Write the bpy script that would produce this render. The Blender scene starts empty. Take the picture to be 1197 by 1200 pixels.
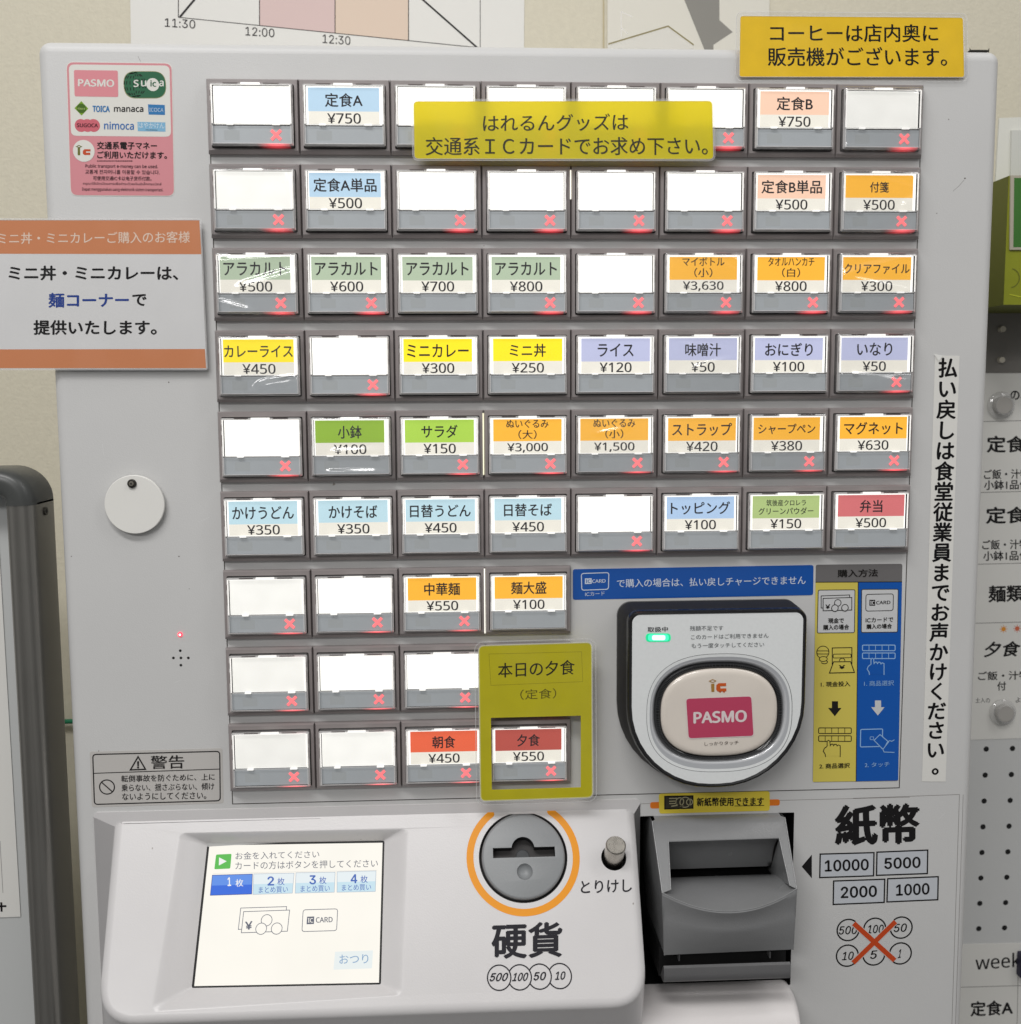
import bpy, bmesh, math, random
from mathutils import Vector, Matrix
from mathutils.geometry import tessellate_polygon
random.seed(7)
S = bpy.context.scene
COL = S.collection
R = math.radians
Z0 = 1.60          # height in metres of the top edge of the first button row
# ------------------------------------------------------------------ camera
# machine space in mm: u right, v down, w away from the viewer (bezel fronts at w = 0)
F_PX = 1265.74
CA, CB, CC = 0.105254641, -0.0503295753, -0.00580920356
def _rot():
    ca, sa, cb, sb, cc, sc = math.cos(CA), math.sin(CA), math.cos(CB), math.sin(CB), math.cos(CC), math.sin(CC)
    Rx = Matrix(((1, 0, 0), (0, ca, -sa), (0, sa, ca))); Ry = Matrix(((cb, 0, sb), (0, 1, 0), (-sb, 0, cb)))
    Rz = Matrix(((cc, -sc, 0), (sc, cc, 0), (0, 0, 1)))
    return Rz @ Rx @ Ry
RM = _rot()
CAM = Vector((144.6418, 188.2885, -666.7613))
def W(p):            # machine mm -> world metres
    return Vector((p[0] / 1000, p[2] / 1000, Z0 - p[1] / 1000))
cam = bpy.data.cameras.new('camera'); cam_o = bpy.data.objects.new('camera', cam); COL.objects.link(cam_o)
cam.sensor_fit = 'VERTICAL'; cam.sensor_height = 36; cam.lens = 36 * F_PX / 1200
cam.clip_start = .02; cam.clip_end = 50
cx, cy, cz = [Vector(RM[i]) for i in range(3)]          # camera axes in machine space: right, down, forward
def D(d): return Vector((d[0], d[2], -d[1]))
mx, my, mz = D(cx), -D(cy), -D(cz)
m4 = Matrix.Identity(4)
for i in range(3):
    m4[i][0], m4[i][1], m4[i][2] = mx[i], my[i], mz[i]
m4.translation = W(CAM)
cam_o.matrix_world = m4
cam.dof.use_dof = True; cam.dof.focus_distance = .70; cam.dof.aperture_fstop = 14
S.camera = cam_o
# ------------------------------------------------------------------ light
wd = bpy.data.worlds.new('World'); S.world = wd; wd.use_nodes = True
def room():
    nt = wd.node_tree; bg = nt.nodes['Background']; tc = nt.nodes.new('ShaderNodeTexCoord')
    sp = nt.nodes.new('ShaderNodeSeparateXYZ'); nt.links.new(tc.outputs['Generated'], sp.inputs[0])
    mp = nt.nodes.new('ShaderNodeMapping'); mp.inputs['Scale'].default_value = (2.6, 2.6, .7); nt.links.new(tc.outputs['Generated'], mp.inputs[0])
    n = nt.nodes.new('ShaderNodeTexNoise'); n.inputs['Scale'].default_value = 1.6; n.inputs['Detail'].default_value = 2; nt.links.new(mp.outputs[0], n.inputs['Vector'])
    r = nt.nodes.new('ShaderNodeMapRange'); r.inputs[1].default_value = .42; r.inputs[2].default_value = .60; r.inputs[3].default_value = .07; r.inputs[4].default_value = .42; nt.links.new(n.outputs['Fac'], r.inputs[0])
    z = nt.nodes.new('ShaderNodeMapRange'); z.inputs[1].default_value = -.5; z.inputs[2].default_value = .7; z.inputs[3].default_value = .45; z.inputs[4].default_value = 1.35; nt.links.new(sp.outputs[2], z.inputs[0])
    m = nt.nodes.new('ShaderNodeMath'); m.operation = 'MULTIPLY'; nt.links.new(r.outputs[0], m.inputs[0]); nt.links.new(z.outputs[0], m.inputs[1])
    bg.inputs[0].default_value = (1, .99, .98, 1); nt.links.new(m.outputs[0], bg.inputs[1])
room()
def area(name, loc, aim, sx, sy, power, col=(1, .985, .97)):
    l = bpy.data.lights.new(name, 'AREA'); l.shape = 'RECTANGLE'; l.size = sx; l.size_y = sy; l.energy = power; l.color = col
    o = bpy.data.objects.new(name, l); COL.objects.link(o); o.location = loc
    o.rotation_euler = (Vector(aim) - Vector(loc)).to_track_quat('-Z', 'Y').to_euler()
area('ceiling_lamp', (-.25, -1.05, 2.75), (.12, 0, 1.2), 1.25, .25, 15)
area('ceiling_lamp', (1.35, -.75, 2.75), (.3, 0, 1.2), .25, 1.25, 4.5)
area('ceiling_lamp', (-.9, -2.6, 2.75), (.1, 0, 1.2), 1.25, .3, 18)
S.view_settings.view_transform = 'Standard'; S.view_settings.look = 'None'
S.view_settings.exposure = .13; S.view_settings.gamma = 1
S.cycles.use_denoising = True
S.cycles.max_bounces = 8; S.cycles.transparent_max_bounces = 12
S.cycles.caustics_reflective = False; S.cycles.caustics_refractive = False
S.cycles.sample_clamp_indirect = 4

# ------------------------------------------------------------------ materials
def lin(c): return tuple((x / 12.92 if x <= .04045 else ((x + .055) / 1.055) ** 2.4) for x in (c[0] / 255, c[1] / 255, c[2] / 255))
def nod(name):
    m = bpy.data.materials.new(name); m.use_nodes = True; nt = m.node_tree
    return m, nt, nt.nodes['Principled BSDF'], nt.nodes['Material Output']
def solid(name, srgb, rough=.5, metal=0, spec=.5, noise=0, nscale=40, bump=0, bscale=300, coat=0, speck=0):
    m, nt, b, out = nod(name); c = lin(srgb)
    b.inputs['Base Color'].default_value = (*c, 1); b.inputs['Roughness'].default_value = rough; b.inputs['Metallic'].default_value = metal
    b.inputs['Specular IOR Level'].default_value = spec; b.inputs['Coat Weight'].default_value = coat; b.inputs['Coat Roughness'].default_value = .06
    if noise or bump or speck:
        tc = nt.nodes.new('ShaderNodeTexCoord')
    last = None
    if noise:
        n = nt.nodes.new('ShaderNodeTexNoise'); n.inputs['Scale'].default_value = nscale; n.inputs['Detail'].default_value = 5
        nt.links.new(tc.outputs['Object'], n.inputs['Vector'])
        r = nt.nodes.new('ShaderNodeMapRange'); r.inputs[1].default_value = .3; r.inputs[2].default_value = .7
        r.inputs[3].default_value = 1 - noise; r.inputs[4].default_value = 1 + noise
        nt.links.new(n.outputs['Fac'], r.inputs[0])
        mx_ = nt.nodes.new('ShaderNodeMix'); mx_.data_type = 'RGBA'; mx_.blend_type = 'MULTIPLY'; mx_.inputs[0].default_value = 1
        mx_.inputs[6].default_value = (*c, 1); nt.links.new(r.outputs[0], mx_.inputs[7])
        last = mx_.outputs[2]
        rr = nt.nodes.new('ShaderNodeMapRange'); rr.inputs[1].default_value = .3; rr.inputs[2].default_value = .7
        rr.inputs[3].default_value = max(0, rough - .025); rr.inputs[4].default_value = rough + .025
        nt.links.new(n.outputs['Fac'], rr.inputs[0]); nt.links.new(rr.outputs[0], b.inputs['Roughness'])
    if speck:
        n = nt.nodes.new('ShaderNodeTexNoise'); n.inputs['Scale'].default_value = 140; n.inputs['Detail'].default_value = 2
        nt.links.new(tc.outputs['Object'], n.inputs['Vector'])
        r = nt.nodes.new('ShaderNodeMapRange'); r.inputs[1].default_value = speck; r.inputs[2].default_value = speck + .02
        nt.links.new(n.outputs['Fac'], r.inputs[0])
        mx_ = nt.nodes.new('ShaderNodeMix'); mx_.data_type = 'RGBA'; nt.links.new(r.outputs[0], mx_.inputs[0])
        if last: nt.links.new(last, mx_.inputs[6])
        else: mx_.inputs[6].default_value = (*c, 1)
        mx_.inputs[7].default_value = (c[0] * .45, c[1] * .42, c[2] * .38, 1); last = mx_.outputs[2]
    if last: nt.links.new(last, b.inputs['Base Color'])
    if bump:
        n = nt.nodes.new('ShaderNodeTexNoise'); n.inputs['Scale'].default_value = bscale; n.inputs['Detail'].default_value = 3
        nt.links.new(tc.outputs['Object'], n.inputs['Vector'])
        bp = nt.nodes.new('ShaderNodeBump'); bp.inputs['Strength'].default_value = bump; bp.inputs['Distance'].default_value = .001
        nt.links.new(n.outputs['Fac'], bp.inputs['Height']); nt.links.new(bp.outputs[0], b.inputs['Normal'])
    return m
def lit(name, srgb, strength=1.0, base=None, rough=.6, noise=0, nscale=60):
    """a translucent sheet lit from behind, or a lamp: it gives off light"""
    m, nt, b, out = nod(name); c = lin(srgb)
    b.inputs['Base Color'].default_value = (*[x * .5 for x in (lin(base) if base else c)], 1); b.inputs['Roughness'].default_value = rough
    b.inputs['Emission Color'].default_value = (*c, 1); b.inputs['Emission Strength'].default_value = strength
    if noise:
        tc = nt.nodes.new('ShaderNodeTexCoord'); n = nt.nodes.new('ShaderNodeTexNoise'); n.inputs['Scale'].default_value = nscale
        nt.links.new(tc.outputs['Object'], n.inputs['Vector']); r = nt.nodes.new('ShaderNodeMapRange')
        r.inputs[1].default_value = .3; r.inputs[2].default_value = .7; r.inputs[3].default_value = strength * (1 - noise); r.inputs[4].default_value = strength * (1 + noise)
        nt.links.new(n.outputs['Fac'], r.inputs[0]); nt.links.new(r.outputs[0], b.inputs['Emission Strength'])
    return m
def clear(name, amount=.0, rough=.03, tint=(1, 1, 1), ior=1.45, diff=(.8, .8, .8), boost=1.0, wave=0):
    """thin clear plastic: see-through, with Fresnel reflections and a little milky diffuse"""
    m, nt, b, out = nod(name); nt.nodes.remove(b)
    t = nt.nodes.new('ShaderNodeBsdfTransparent'); t.inputs[0].default_value = (*tint, 1)
    g = nt.nodes.new('ShaderNodeBsdfGlossy'); g.inputs['Roughness'].default_value = rough
    fr = nt.nodes.new('ShaderNodeLayerWeight'); fr.inputs[0].default_value = .5; f0 = ((ior - 1) / (ior + 1)) ** 2 * boost
    pw = nt.nodes.new('ShaderNodeMath'); pw.operation = 'POWER'; pw.inputs[1].default_value = 5; nt.links.new(fr.outputs['Facing'], pw.inputs[0])
    mu = nt.nodes.new('ShaderNodeMath'); mu.operation = 'MULTIPLY_ADD'; mu.use_clamp = True; mu.inputs[1].default_value = 1 - f0; mu.inputs[2].default_value = f0
    nt.links.new(pw.outputs[0], mu.inputs[0])
    if wave:
        tc = nt.nodes.new('ShaderNodeTexCoord'); nz = nt.nodes.new('ShaderNodeTexNoise'); nz.inputs['Scale'].default_value = 16; nz.inputs['Detail'].default_value = 1
        nt.links.new(tc.outputs['Object'], nz.inputs['Vector']); bp = nt.nodes.new('ShaderNodeBump'); bp.inputs['Strength'].default_value = 1; bp.inputs['Distance'].default_value = wave
        nt.links.new(nz.outputs['Fac'], bp.inputs['Height']); nt.links.new(bp.outputs[0], g.inputs['Normal'])
    last = t
    if amount:
        d = nt.nodes.new('ShaderNodeBsdfDiffuse'); d.inputs[0].default_value = (*diff, 1)
        mm = nt.nodes.new('ShaderNodeMixShader'); mm.inputs[0].default_value = amount
        nt.links.new(t.outputs[0], mm.inputs[1]); nt.links.new(d.outputs[0], mm.inputs[2]); last = mm
    m2 = nt.nodes.new('ShaderNodeMixShader'); nt.links.new(mu.outputs[0], m2.inputs[0])
    nt.links.new(last.outputs[0], m2.inputs[1]); nt.links.new(g.outputs[0], m2.inputs[2]); nt.links.new(m2.outputs[0], out.inputs[0])
    return m
_mc = {}
def C(srgb, rough=.55, coat=0, **k):           # printed ink or paper of one colour
    key = (srgb, rough, coat)
    if key not in _mc: _mc[key] = solid('ink_%d_%d_%d' % srgb, srgb, rough, coat=coat, spec=.2, **k)
    return _mc[key]
def L(srgb, s=1.0):
    key = ('lit', srgb, s)
    if key not in _mc: _mc[key] = lit('backlit_%d_%d_%d' % srgb, srgb, s, noise=.04, nscale=35)
    return _mc[key]
BLACK = C((15, 15, 17))
PAINT = solid('grey_paint', (205, 205, 204), .42, noise=.03, nscale=7, bump=.10, bscale=1500, speck=.77)
SHELL = solid('console_plastic', (212, 210, 210), .30, noise=.02, nscale=20, bump=.06, bscale=1100, speck=.775)
TRAYW = solid('white_plastic', (226, 222, 221), .28, noise=.015, nscale=12, bump=.05, bscale=900)
BEZEL = solid('bezel_plastic', (146, 139, 138), .36, noise=.03, nscale=60, bump=.08, bscale=1600)
WELL = solid('dark_well', (38, 34, 34), .5)
SEAM = solid('seam_shadow_gap', (70, 66, 64), .7)
PLATE = solid('plate_grey', (186, 192, 196), .36, noise=.03, nscale=70)
STRIP = solid('strip_plastic', (186, 180, 177), .45, noise=.02, nscale=30)
CEDGE = clear('clear_plastic_edge', .5, .10, ior=1.5, diff=(.88, .87, .86), boost=2.0)
CPANE = clear('clear_plastic_pane', .015, .02, ior=1.46)
CSIDE = clear('clear_plastic_side', .12, .08, tint=(.7, .68, .67), ior=1.5, boost=2.0)
FILM = clear('wrap_film', .012, .13, ior=1.5, boost=2.2)
LAMIN = clear('laminate_film', .05, .06, ior=1.5, boost=.8)
LAMTOP = clear('laminate_gloss', .0, .09, ior=1.42, boost=1.6, wave=.005)
BILL = solid('inlet_plastic', (136, 137, 138), .25, noise=.04, nscale=40, bump=.12, bscale=900)
BILLD = solid('inlet_plastic_low', (104, 104, 105), .3, noise=.04, nscale=40, bump=.12, bscale=900)
COIN = solid('coin_plate_plastic', (138, 141, 143), .4, noise=.03, nscale=40, bump=.1, bscale=900)
HOLE = solid('hole_black', (9, 9, 10), .6)
STEEL = solid('brushed_steel', (190, 185, 176), .28, metal=1, noise=.06, nscale=300)
RBLACK = solid('reader_black', (22, 22, 24), .22, coat=.3)
RGREY = solid('reader_side', (40, 39, 39), .65, spec=.25)
SILVER = solid('reader_silver', (236, 239, 239), .33, metal=.08, noise=.02, nscale=500, bump=.05, bscale=2500)
GLOSSY = solid('reader_gloss_rim', (214, 216, 219), .16, metal=.25)
SILVD = solid('reader_band', (196, 199, 203), .3, metal=.3)
PADM = solid('reader_pad', (228, 219, 208), .25, coat=1, noise=.05, nscale=25)
WALLM = solid('wall_paper', (212, 206, 187), .85, noise=.03, nscale=160, bump=.45, bscale=330)
ALU = solid('aluminium', (150, 148, 143), .3, metal=.9, noise=.05, nscale=15)
CAPP = solid('cap_plastic', (68, 70, 69), .33, noise=.03, nscale=40)
PAPER = solid('white_paper', (226, 225, 220), .6, noise=.01, nscale=20)
PEGB = solid('peg_panel', (206, 207, 206), .5, noise=.01, nscale=8)

# ------------------------------------------------------------------ geometry helpers
def ray(px, py):
    a, b = (px - 598.5) / F_PX, (py - 600) / F_PX
    return cx * a + cy * b + cz
class Pl:
    """a plane of the scene in mm: origin, right, down, and the normal towards the viewer"""
    def __init__(s, o, ex=(1, 0, 0), ey=(0, 1, 0)):
        s.o = Vector(o); s.ex = Vector(ex).normalized(); s.ey = Vector(ey).normalized(); s.n = s.ey.cross(s.ex).normalized()
    def P(s, a, b, h=0): return s.o + s.ex * a + s.ey * b + s.n * h
    def at(s, px, py):
        d = ray(px, py); k = ((s.o - CAM).dot(s.n)) / d.dot(s.n); q = CAM + d * k - s.o
        return (q.dot(s.ex), q.dot(s.ey))
    def pp(s, pts): return [s.at(*p) for p in pts]
def zm(ox, oy, sc): return lambda pts: [(ox + p[0] / sc, oy + p[1] / sc) for p in pts]
class MB:
    def __init__(s): s.v, s.f, s.mi, s.mats = [], [], [], []
    def m(s, mat):
        if mat not in s.mats: s.mats.append(mat)
        return s.mats.index(mat)
    def face(s, pts, mat):
        i = len(s.v); s.v += [Vector(p) for p in pts]; s.f.append(tuple(range(i, i + len(pts)))); s.mi.append(s.m(mat))
    def flat(s, pl, pts, mat, h=0, holes=()):
        loops = [[Vector((p[0], p[1], 0)) for p in l] for l in (pts, *holes)]
        tris = tessellate_polygon(loops); flatp = [p for l in loops for p in l]; i = len(s.v)
        s.v += [pl.P(p.x, p.y, h) for p in flatp]; k = s.m(mat)
        for t in tris:
            a, b, c = [flatp[j] for j in t]
            if (b - a).cross(c - a).z > 0: t = (t[0], t[2], t[1])
            s.f.append(tuple(i + j for j in t)); s.mi.append(k)
    def loft(s, rings, mat, close=True):
        k = s.m(mat); i = len(s.v); n = len(rings[0])
        for r in rings: s.v += [Vector(p) for p in r]
        for j in range(len(rings) - 1):
            for q in range(n if close else n - 1):
                a, b = i + j * n + q, i + j * n + (q + 1) % n
                s.f.append((a, b, b + n, a + n)); s.mi.append(k)
    def plate(s, pl, pts, h0, h1, mat, holes=(), side=None, bev=0):
        """a solid sheet with the given outline; bev rounds its front edge"""
        side = side or mat
        s.flat(pl, inset(pts, bev) if bev else pts, mat, h1, [inset(q, -bev) if bev else q for q in holes])
        for l in (pts, *holes):
            sg = 1 if l is pts else -1
            rr = [[pl.P(p[0], p[1], h0) for p in l]]
            if bev:
                for t in (0, .3, .6, 1):
                    a = t * math.pi / 2
                    rr.append([pl.P(p[0], p[1], h1 - bev * (1 - math.sin(a))) for p in inset(l, sg * bev * (1 - math.cos(a)))])
            else: rr.append([pl.P(p[0], p[1], h1) for p in l])
            s.loft(rr, side)
        s.flat(pl, pts, side, h0, holes)
    def stroke(s, pl, pts, wd_, mat, h, closed=False):
        pts = [Vector((p[0], p[1])) for p in pts]; n = len(pts); Lf, Rt = [], []
        for i in range(n):
            a = pts[i - 1] if (i > 0 or closed) else None; b = pts[(i + 1) % n] if (i < n - 1 or closed) else None
            d1 = (pts[i] - a).normalized() if a is not None else None; d2 = (b - pts[i]).normalized() if b is not None else None
            d1 = d1 or d2; d2 = d2 or d1
            t = (d1 + d2); t = t.normalized() if t.length > 1e-6 else d1
            nn = Vector((-t.y, t.x)); k = wd_ / 2 / max(.35, nn.dot(Vector((-d1.y, d1.x))))
            Lf.append(pts[i] + nn * k); Rt.append(pts[i] - nn * k)
        s.loft([[pl.P(p.x, p.y, h) for p in Lf], [pl.P(p.x, p.y, h) for p in Rt]], mat, closed)
    def disc(s, pl, c, r, mat, h, n=28, ry=None): s.flat(pl, ell(c[0], c[1], r, ry or r, n), mat, h)
    def ring(s, pl, c, r, wd_, mat, h, n=36, a0=0, a1=360, ry=None):
        full = abs(a1 - a0) >= 360; N = n if full else n + 1
        pts = [(c[0] + r * math.cos(R(a0 + (a1 - a0) * i / n)), c[1] + (ry or r) * math.sin(R(a0 + (a1 - a0) * i / n))) for i in range(N)]
        s.stroke(pl, pts, wd_, mat, h, full)
    def rod(s, a, b, r, mat, n=16, r2=None, caps=True):
        a, b = Vector(a), Vector(b); d = (b - a).normalized(); x = d.orthogonal().normalized(); y = d.cross(x)
        r2 = r if r2 is None else r2
        q = lambda c, rr: [c + (x * math.cos(i * 2 * math.pi / n) + y * math.sin(i * 2 * math.pi / n)) * rr for i in range(n)]
        A, B = q(a, r), q(b, r2); s.loft([A, B], mat)
        if caps: s.face(A[::-1], mat); s.face(B, mat)
    def box(s, a, b, mat, bev=0):
        pl = Pl((0, 0, 0)); s.plate(pl, rrect(a[0], a[1], b[0], b[1], bev, 3) if bev else [(a[0], a[1]), (b[0], a[1]), (b[0], b[1]), (a[0], b[1])], -b[2], -a[2], mat, bev=bev * .6)
    def text(s, pl, st, mat, h, px=None, ab=None, bold=0, shear=0):
        """writing fitted to a line: px = (xl, yl, xr, yr, height) in the photograph's pixels on this plane, or ab = (a0, b0, a1, b1) in mm"""
        vs, fs = glyphs(st, bold)
        if px:
            xl, yl, xr, yr, hh = px; q = [pl.at(xl, yl - hh / 2), pl.at(xr, yr - hh / 2), pl.at(xl, yl + hh / 2), pl.at(xr, yr + hh / 2)]
        else:
            a0, b0, a1, b1 = ab; q = [(a0, b0), (a1, b0), (a0, b1), (a1, b1)]
        i = len(s.v); k = s.m(mat)
        for x, y, lay in vs:
            x += shear * (.5 - y); t = [(1 - x) * (1 - y), x * (1 - y), (1 - x) * y, x * y]
            s.v.append(pl.P(sum(t[j] * q[j][0] for j in range(4)), sum(t[j] * q[j][1] for j in range(4)), h + lay * .012))
        for f in fs: s.f.append(tuple(i + j for j in f)); s.mi.append(k)
    def build(s, name, parent=None, smooth=0, weld=False, local=None, weighted=False):
        me = bpy.data.meshes.new(name)
        off = Vector(local) if local else None
        vv = [(Vector((p.x / 1000, p.z / 1000, -p.y / 1000)) if off is not None else W(p)) for p in s.v]
        base = Vector((0, 0, 0)) if off is not None else (sum(vv, Vector()) / max(1, len(vv)))
        me.from_pydata([v - base for v in vv], [], s.f)
        for mt in s.mats: me.materials.append(mt)
        me.polygons.foreach_set('material_index', s.mi)
        if weld:
            bm = bmesh.new(); bm.from_mesh(me); bmesh.ops.remove_doubles(bm, verts=bm.verts, dist=2e-6)
            bmesh.ops.recalc_face_normals(bm, faces=bm.faces); bm.to_mesh(me); bm.free()
        if smooth:
            me.shade_smooth(); me.set_sharp_from_angle(angle=R(smooth))
        me.update()
        o = bpy.data.objects.new(name, me); COL.objects.link(o)
        loc = W(off) if off is not None else base
        if weighted: md = o.modifiers.new('normals', 'WEIGHTED_NORMAL'); md.keep_sharp = True
        put(o, parent, loc); return o
_wloc = {}
def put(o, parent, loc):
    _wloc[o] = Vector(loc)
    if parent: o.parent = parent; o.location = Vector(loc) - _wloc[parent]
    else: o.location = loc
def thing(name, label, cat, loc, group=None):
    o = bpy.data.objects.new(name, None); o.empty_display_size = .02; COL.objects.link(o); put(o, None, W(loc)); return tag(o, label, cat, group)
def tag(o, label, cat, group=None):
    o['label'] = label; o['category'] = cat
    if group: o['group'] = group
    return o
def structure(o): o['kind'] = 'structure'; return o
_gc = {}
def bundled(fn):
    try: return bpy.data.fonts.load(bpy.utils.system_resource('DATAFILES', path='fonts') + '/' + fn)
    except Exception: return None
FLAT_, LATN_ = bundled('Inter.woff2'), bundled('NotoSansHebrew-Regular.woff2')      # (it holds plain Latin too)
# upright digits; everything else uses the default face
def glyphs(st, bold=0, fit=True):
    key = (st, bold, fit)
    if key in _gc: return _gc[key]
    c = bpy.data.curves.new('lettering', 'FONT'); c.body = st; c.size = 1
    fo = FLAT_ if all(ch in '0123567:' for ch in st) else LATN_ if all(ord(ch) < 0x100 for ch in st) else None
    if fo: c.font = fo; c.resolution_u = 4
    o = bpy.data.objects.new('lettering', c); me = o.to_mesh()
    v0 = [(p.co.x, p.co.y) for p in me.vertices]; f0 = [tuple(p.vertices) for p in me.polygons]
    if fo and v0: bold *= (max(p[1] for p in v0) - min(p[1] for p in v0)) / .72
    sh = [(0, 0)] if not bold else ([(-bold, 0), (bold, 0), (0, -bold * .8), (0, bold * .8)] if bold > .015 else [(-bold, bold * .5), (bold, -bold * .5)])
    v = [(x + dx, y + dy, k) for k, (dx, dy) in enumerate(sh) for x, y in v0]; f = [tuple(i + k * len(v0) for i in t) for k in range(len(sh)) for t in f0]
    o.to_mesh_clear(); bpy.data.objects.remove(o); bpy.data.curves.remove(c)
    if fit and v:
        x0, x1 = min(p[0] for p in v), max(p[0] for p in v); y0, y1 = min(p[1] for p in v), max(p[1] for p in v)
        v = [((p[0] - x0) / (x1 - x0), 1 - (p[1] - y0) / max(1e-6, y1 - y0), p[2]) for p in v]
    _gc[key] = (v, f); return _gc[key]
def rrect(x0, y0, x1, y1, r, n=5):
    r = list(r) if isinstance(r, (tuple, list)) else [r] * 4; out = []
    for (ccx, ccy, rr, a) in ((x0 + r[0], y0 + r[0], r[0], 180), (x1 - r[1], y0 + r[1], r[1], 270), (x1 - r[2], y1 - r[2], r[2], 0), (x0 + r[3], y1 - r[3], r[3], 90)):
        for i in range(n + 1): out.append((ccx + rr * math.cos(R(a + 90 * i / n)), ccy + rr * math.sin(R(a + 90 * i / n))))
    return out
def rquad(q, r, n=4):
    """four corners (TL, TR, BR, BL) with rounded corners"""
    q = [Vector((p[0], p[1])) for p in q]; out = []
    for i in range(4):
        rr = r[i] if isinstance(r, list) else r
        p, a, b = q[i], q[i - 1], q[(i + 1) % 4]; s_, e = p + (a - p).normalized() * rr, p + (b - p).normalized() * rr
        for k in range(n + 1):
            t = k / n; x = (1 - t) ** 2 * s_ + 2 * t * (1 - t) * p + t * t * e
            x = x * .75 + (s_.lerp(e, t) + (p - (s_ + e) / 2) * .586 * 4 * t * (1 - t) * .9) * .25
            out.append((x.x, x.y))
    return out
def ell(ax, ay, rx, ry, n=40, e=2.0):
    return [(ax + rx * math.copysign(abs(math.cos(2 * math.pi * i / n)) ** (2 / e), math.cos(2 * math.pi * i / n)),
             ay + ry * math.copysign(abs(math.sin(2 * math.pi * i / n)) ** (2 / e), math.sin(2 * math.pi * i / n))) for i in range(n)]
def inset(pts, d):
    """move a closed outline inwards by d (positive for either winding)"""
    n = len(pts); P_ = [Vector((p[0], p[1])) for p in pts]
    ar = sum(P_[i - 1].x * P_[i].y - P_[i].x * P_[i - 1].y for i in range(n)); sg = 1 if ar > 0 else -1; out = []
    for i in range(n):
        e1 = P_[i] - P_[i - 1]; e2 = P_[(i + 1) % n] - P_[i]
        if e1.length < 1e-7: e1 = e2
        if e2.length < 1e-7: e2 = e1
        n1 = Vector((-e1.y, e1.x)).normalized() * sg; n2 = Vector((-e2.y, e2.x)).normalized() * sg
        t = (n1 + n2); t = t.normalized() if t.length > 1e-6 else n1
        p = P_[i] + t * d / max(.4, t.dot(n1)); out.append((p.x, p.y))
    return out
def sheet(mb, pl, px_quad, h, mat, r=1.5, grow=0, thick=.35):
    q = rquad(pl.pp(px_quad), r)
    if grow: q = inset(q, -grow)
    mb.plate(pl, q, h, h + thick, mat)
PANEL = Pl((0, 0, 5))          # painted front of the cabinet

# ================================================================== setting
w_ = MB(); w_.flat(Pl((0, 0, 330)), [(-1500, -900), (2000, -900), (2000, 1600), (-1500, 1600)], WALLM)
structure(w_.build('wall'))

# ================================================================== the ticket machine
machine = thing('ticket_machine', 'grey meal ticket vending machine with rows of lit selection buttons', 'ticket machine', (191, 1590, 160))
TOP, LFT, RGT = -21.8, -98.3, 481.5
def cab():
    mb = MB(); r = 6.2; rings = []
    base = rrect(LFT, TOP, RGT, 1590, (7, 7, 7, 7), 6)
    open_ = rrect(261.6, 459, 363.2, 578, .6, 2)
    for i in range(8):
        a = i / 7 * math.pi / 2
        rings.append([PANEL.P(*p, 0 - r * .8 * (1 - math.sin(a))) for p in inset(base, r * (1 - math.cos(a)))])
    rings.insert(0, [PANEL.P(*p, -320) for p in base])
    mb.loft(rings, PAINT)
    mb.flat(PANEL, inset(base, r), PAINT, 0, [open_])
    mb.flat(PANEL, base, PAINT, -320)
    mb.loft([[PANEL.P(*p, 0) for p in open_], [PANEL.P(*p, -90) for p in open_]], HOLE); mb.flat(PANEL, open_, HOLE, -90)
    mb.build('cabinet', machine, 40, True, weighted=True)
cab()
def seams():
    mb = MB()      # button field plate stands 0.55 mm proud of the door
    q = [(.9, 1), (432.2, 1), (432.2, 443.6), (.9, 443.6)]
    mb.plate(PANEL, q, -.5, .55, PAINT)
    mb.build('button_field', machine, 30)
    mb = MB()
    mb.stroke(PANEL, [(.5, 1), (.5, 444), (432.7, 444), (432.7, 1)], .7, SEAM, .05)
    mb.stroke(PANEL, PANEL.pp([(1000, 935.5), (1124.6, 931), (1119, 1100), (1113.5, 1270)]), .35, C((140, 136, 134)), .05)
    mb.stroke(PANEL, PANEL.pp([(1129, 931), (1120, 1200), (1118, 1270)]), .3, C((150, 146, 144)), .05)
    mb.stroke(PANEL, [(262, 450.6), (440, 450.6)], .35, C((150, 146, 143)), .05)
    mb.build('door_seam', machine)
seams()

# ---------------------------------------------------------------- selection buttons
CW, RH, BH = 54.0, 48.88, 43.2
LP = Pl((0, 0, 0))
def bezel_mesh():
    mb = MB(); o = [(.15, .1), (CW - .15, .1), (CW - .15, BH), (.15, BH)]
    ch = [(.15, .1), (CW - .15, .1), (CW - .15, BH - 0), (.15, BH)]
    top = [(.75, .9), (CW - .75, .9), (CW - 2.6, BH - 2.4), (2.6, BH - 2.4)]
    hole = rrect(2.5, 3.4, CW - 2.5, 40.3, .8, 2)
    top2 = [(.75, .9), (CW - .75, .9), (CW - .75, BH - 1.9), (.75, BH - 1.9)]
    mb.flat(LP, top2, BEZEL, 0, [hole])
    P_ = lambda l, h: [LP.P(*p, h) for p in l]
    mb.loft([P_(o, -5.6), P_(o, -1.4), P_(top2, 0)], BEZEL)
    mb.loft([P_(hole, 0), P_(hole, -3.2)], WELL); mb.flat(LP, hole, WELL, -3.2)
    return mb
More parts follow.
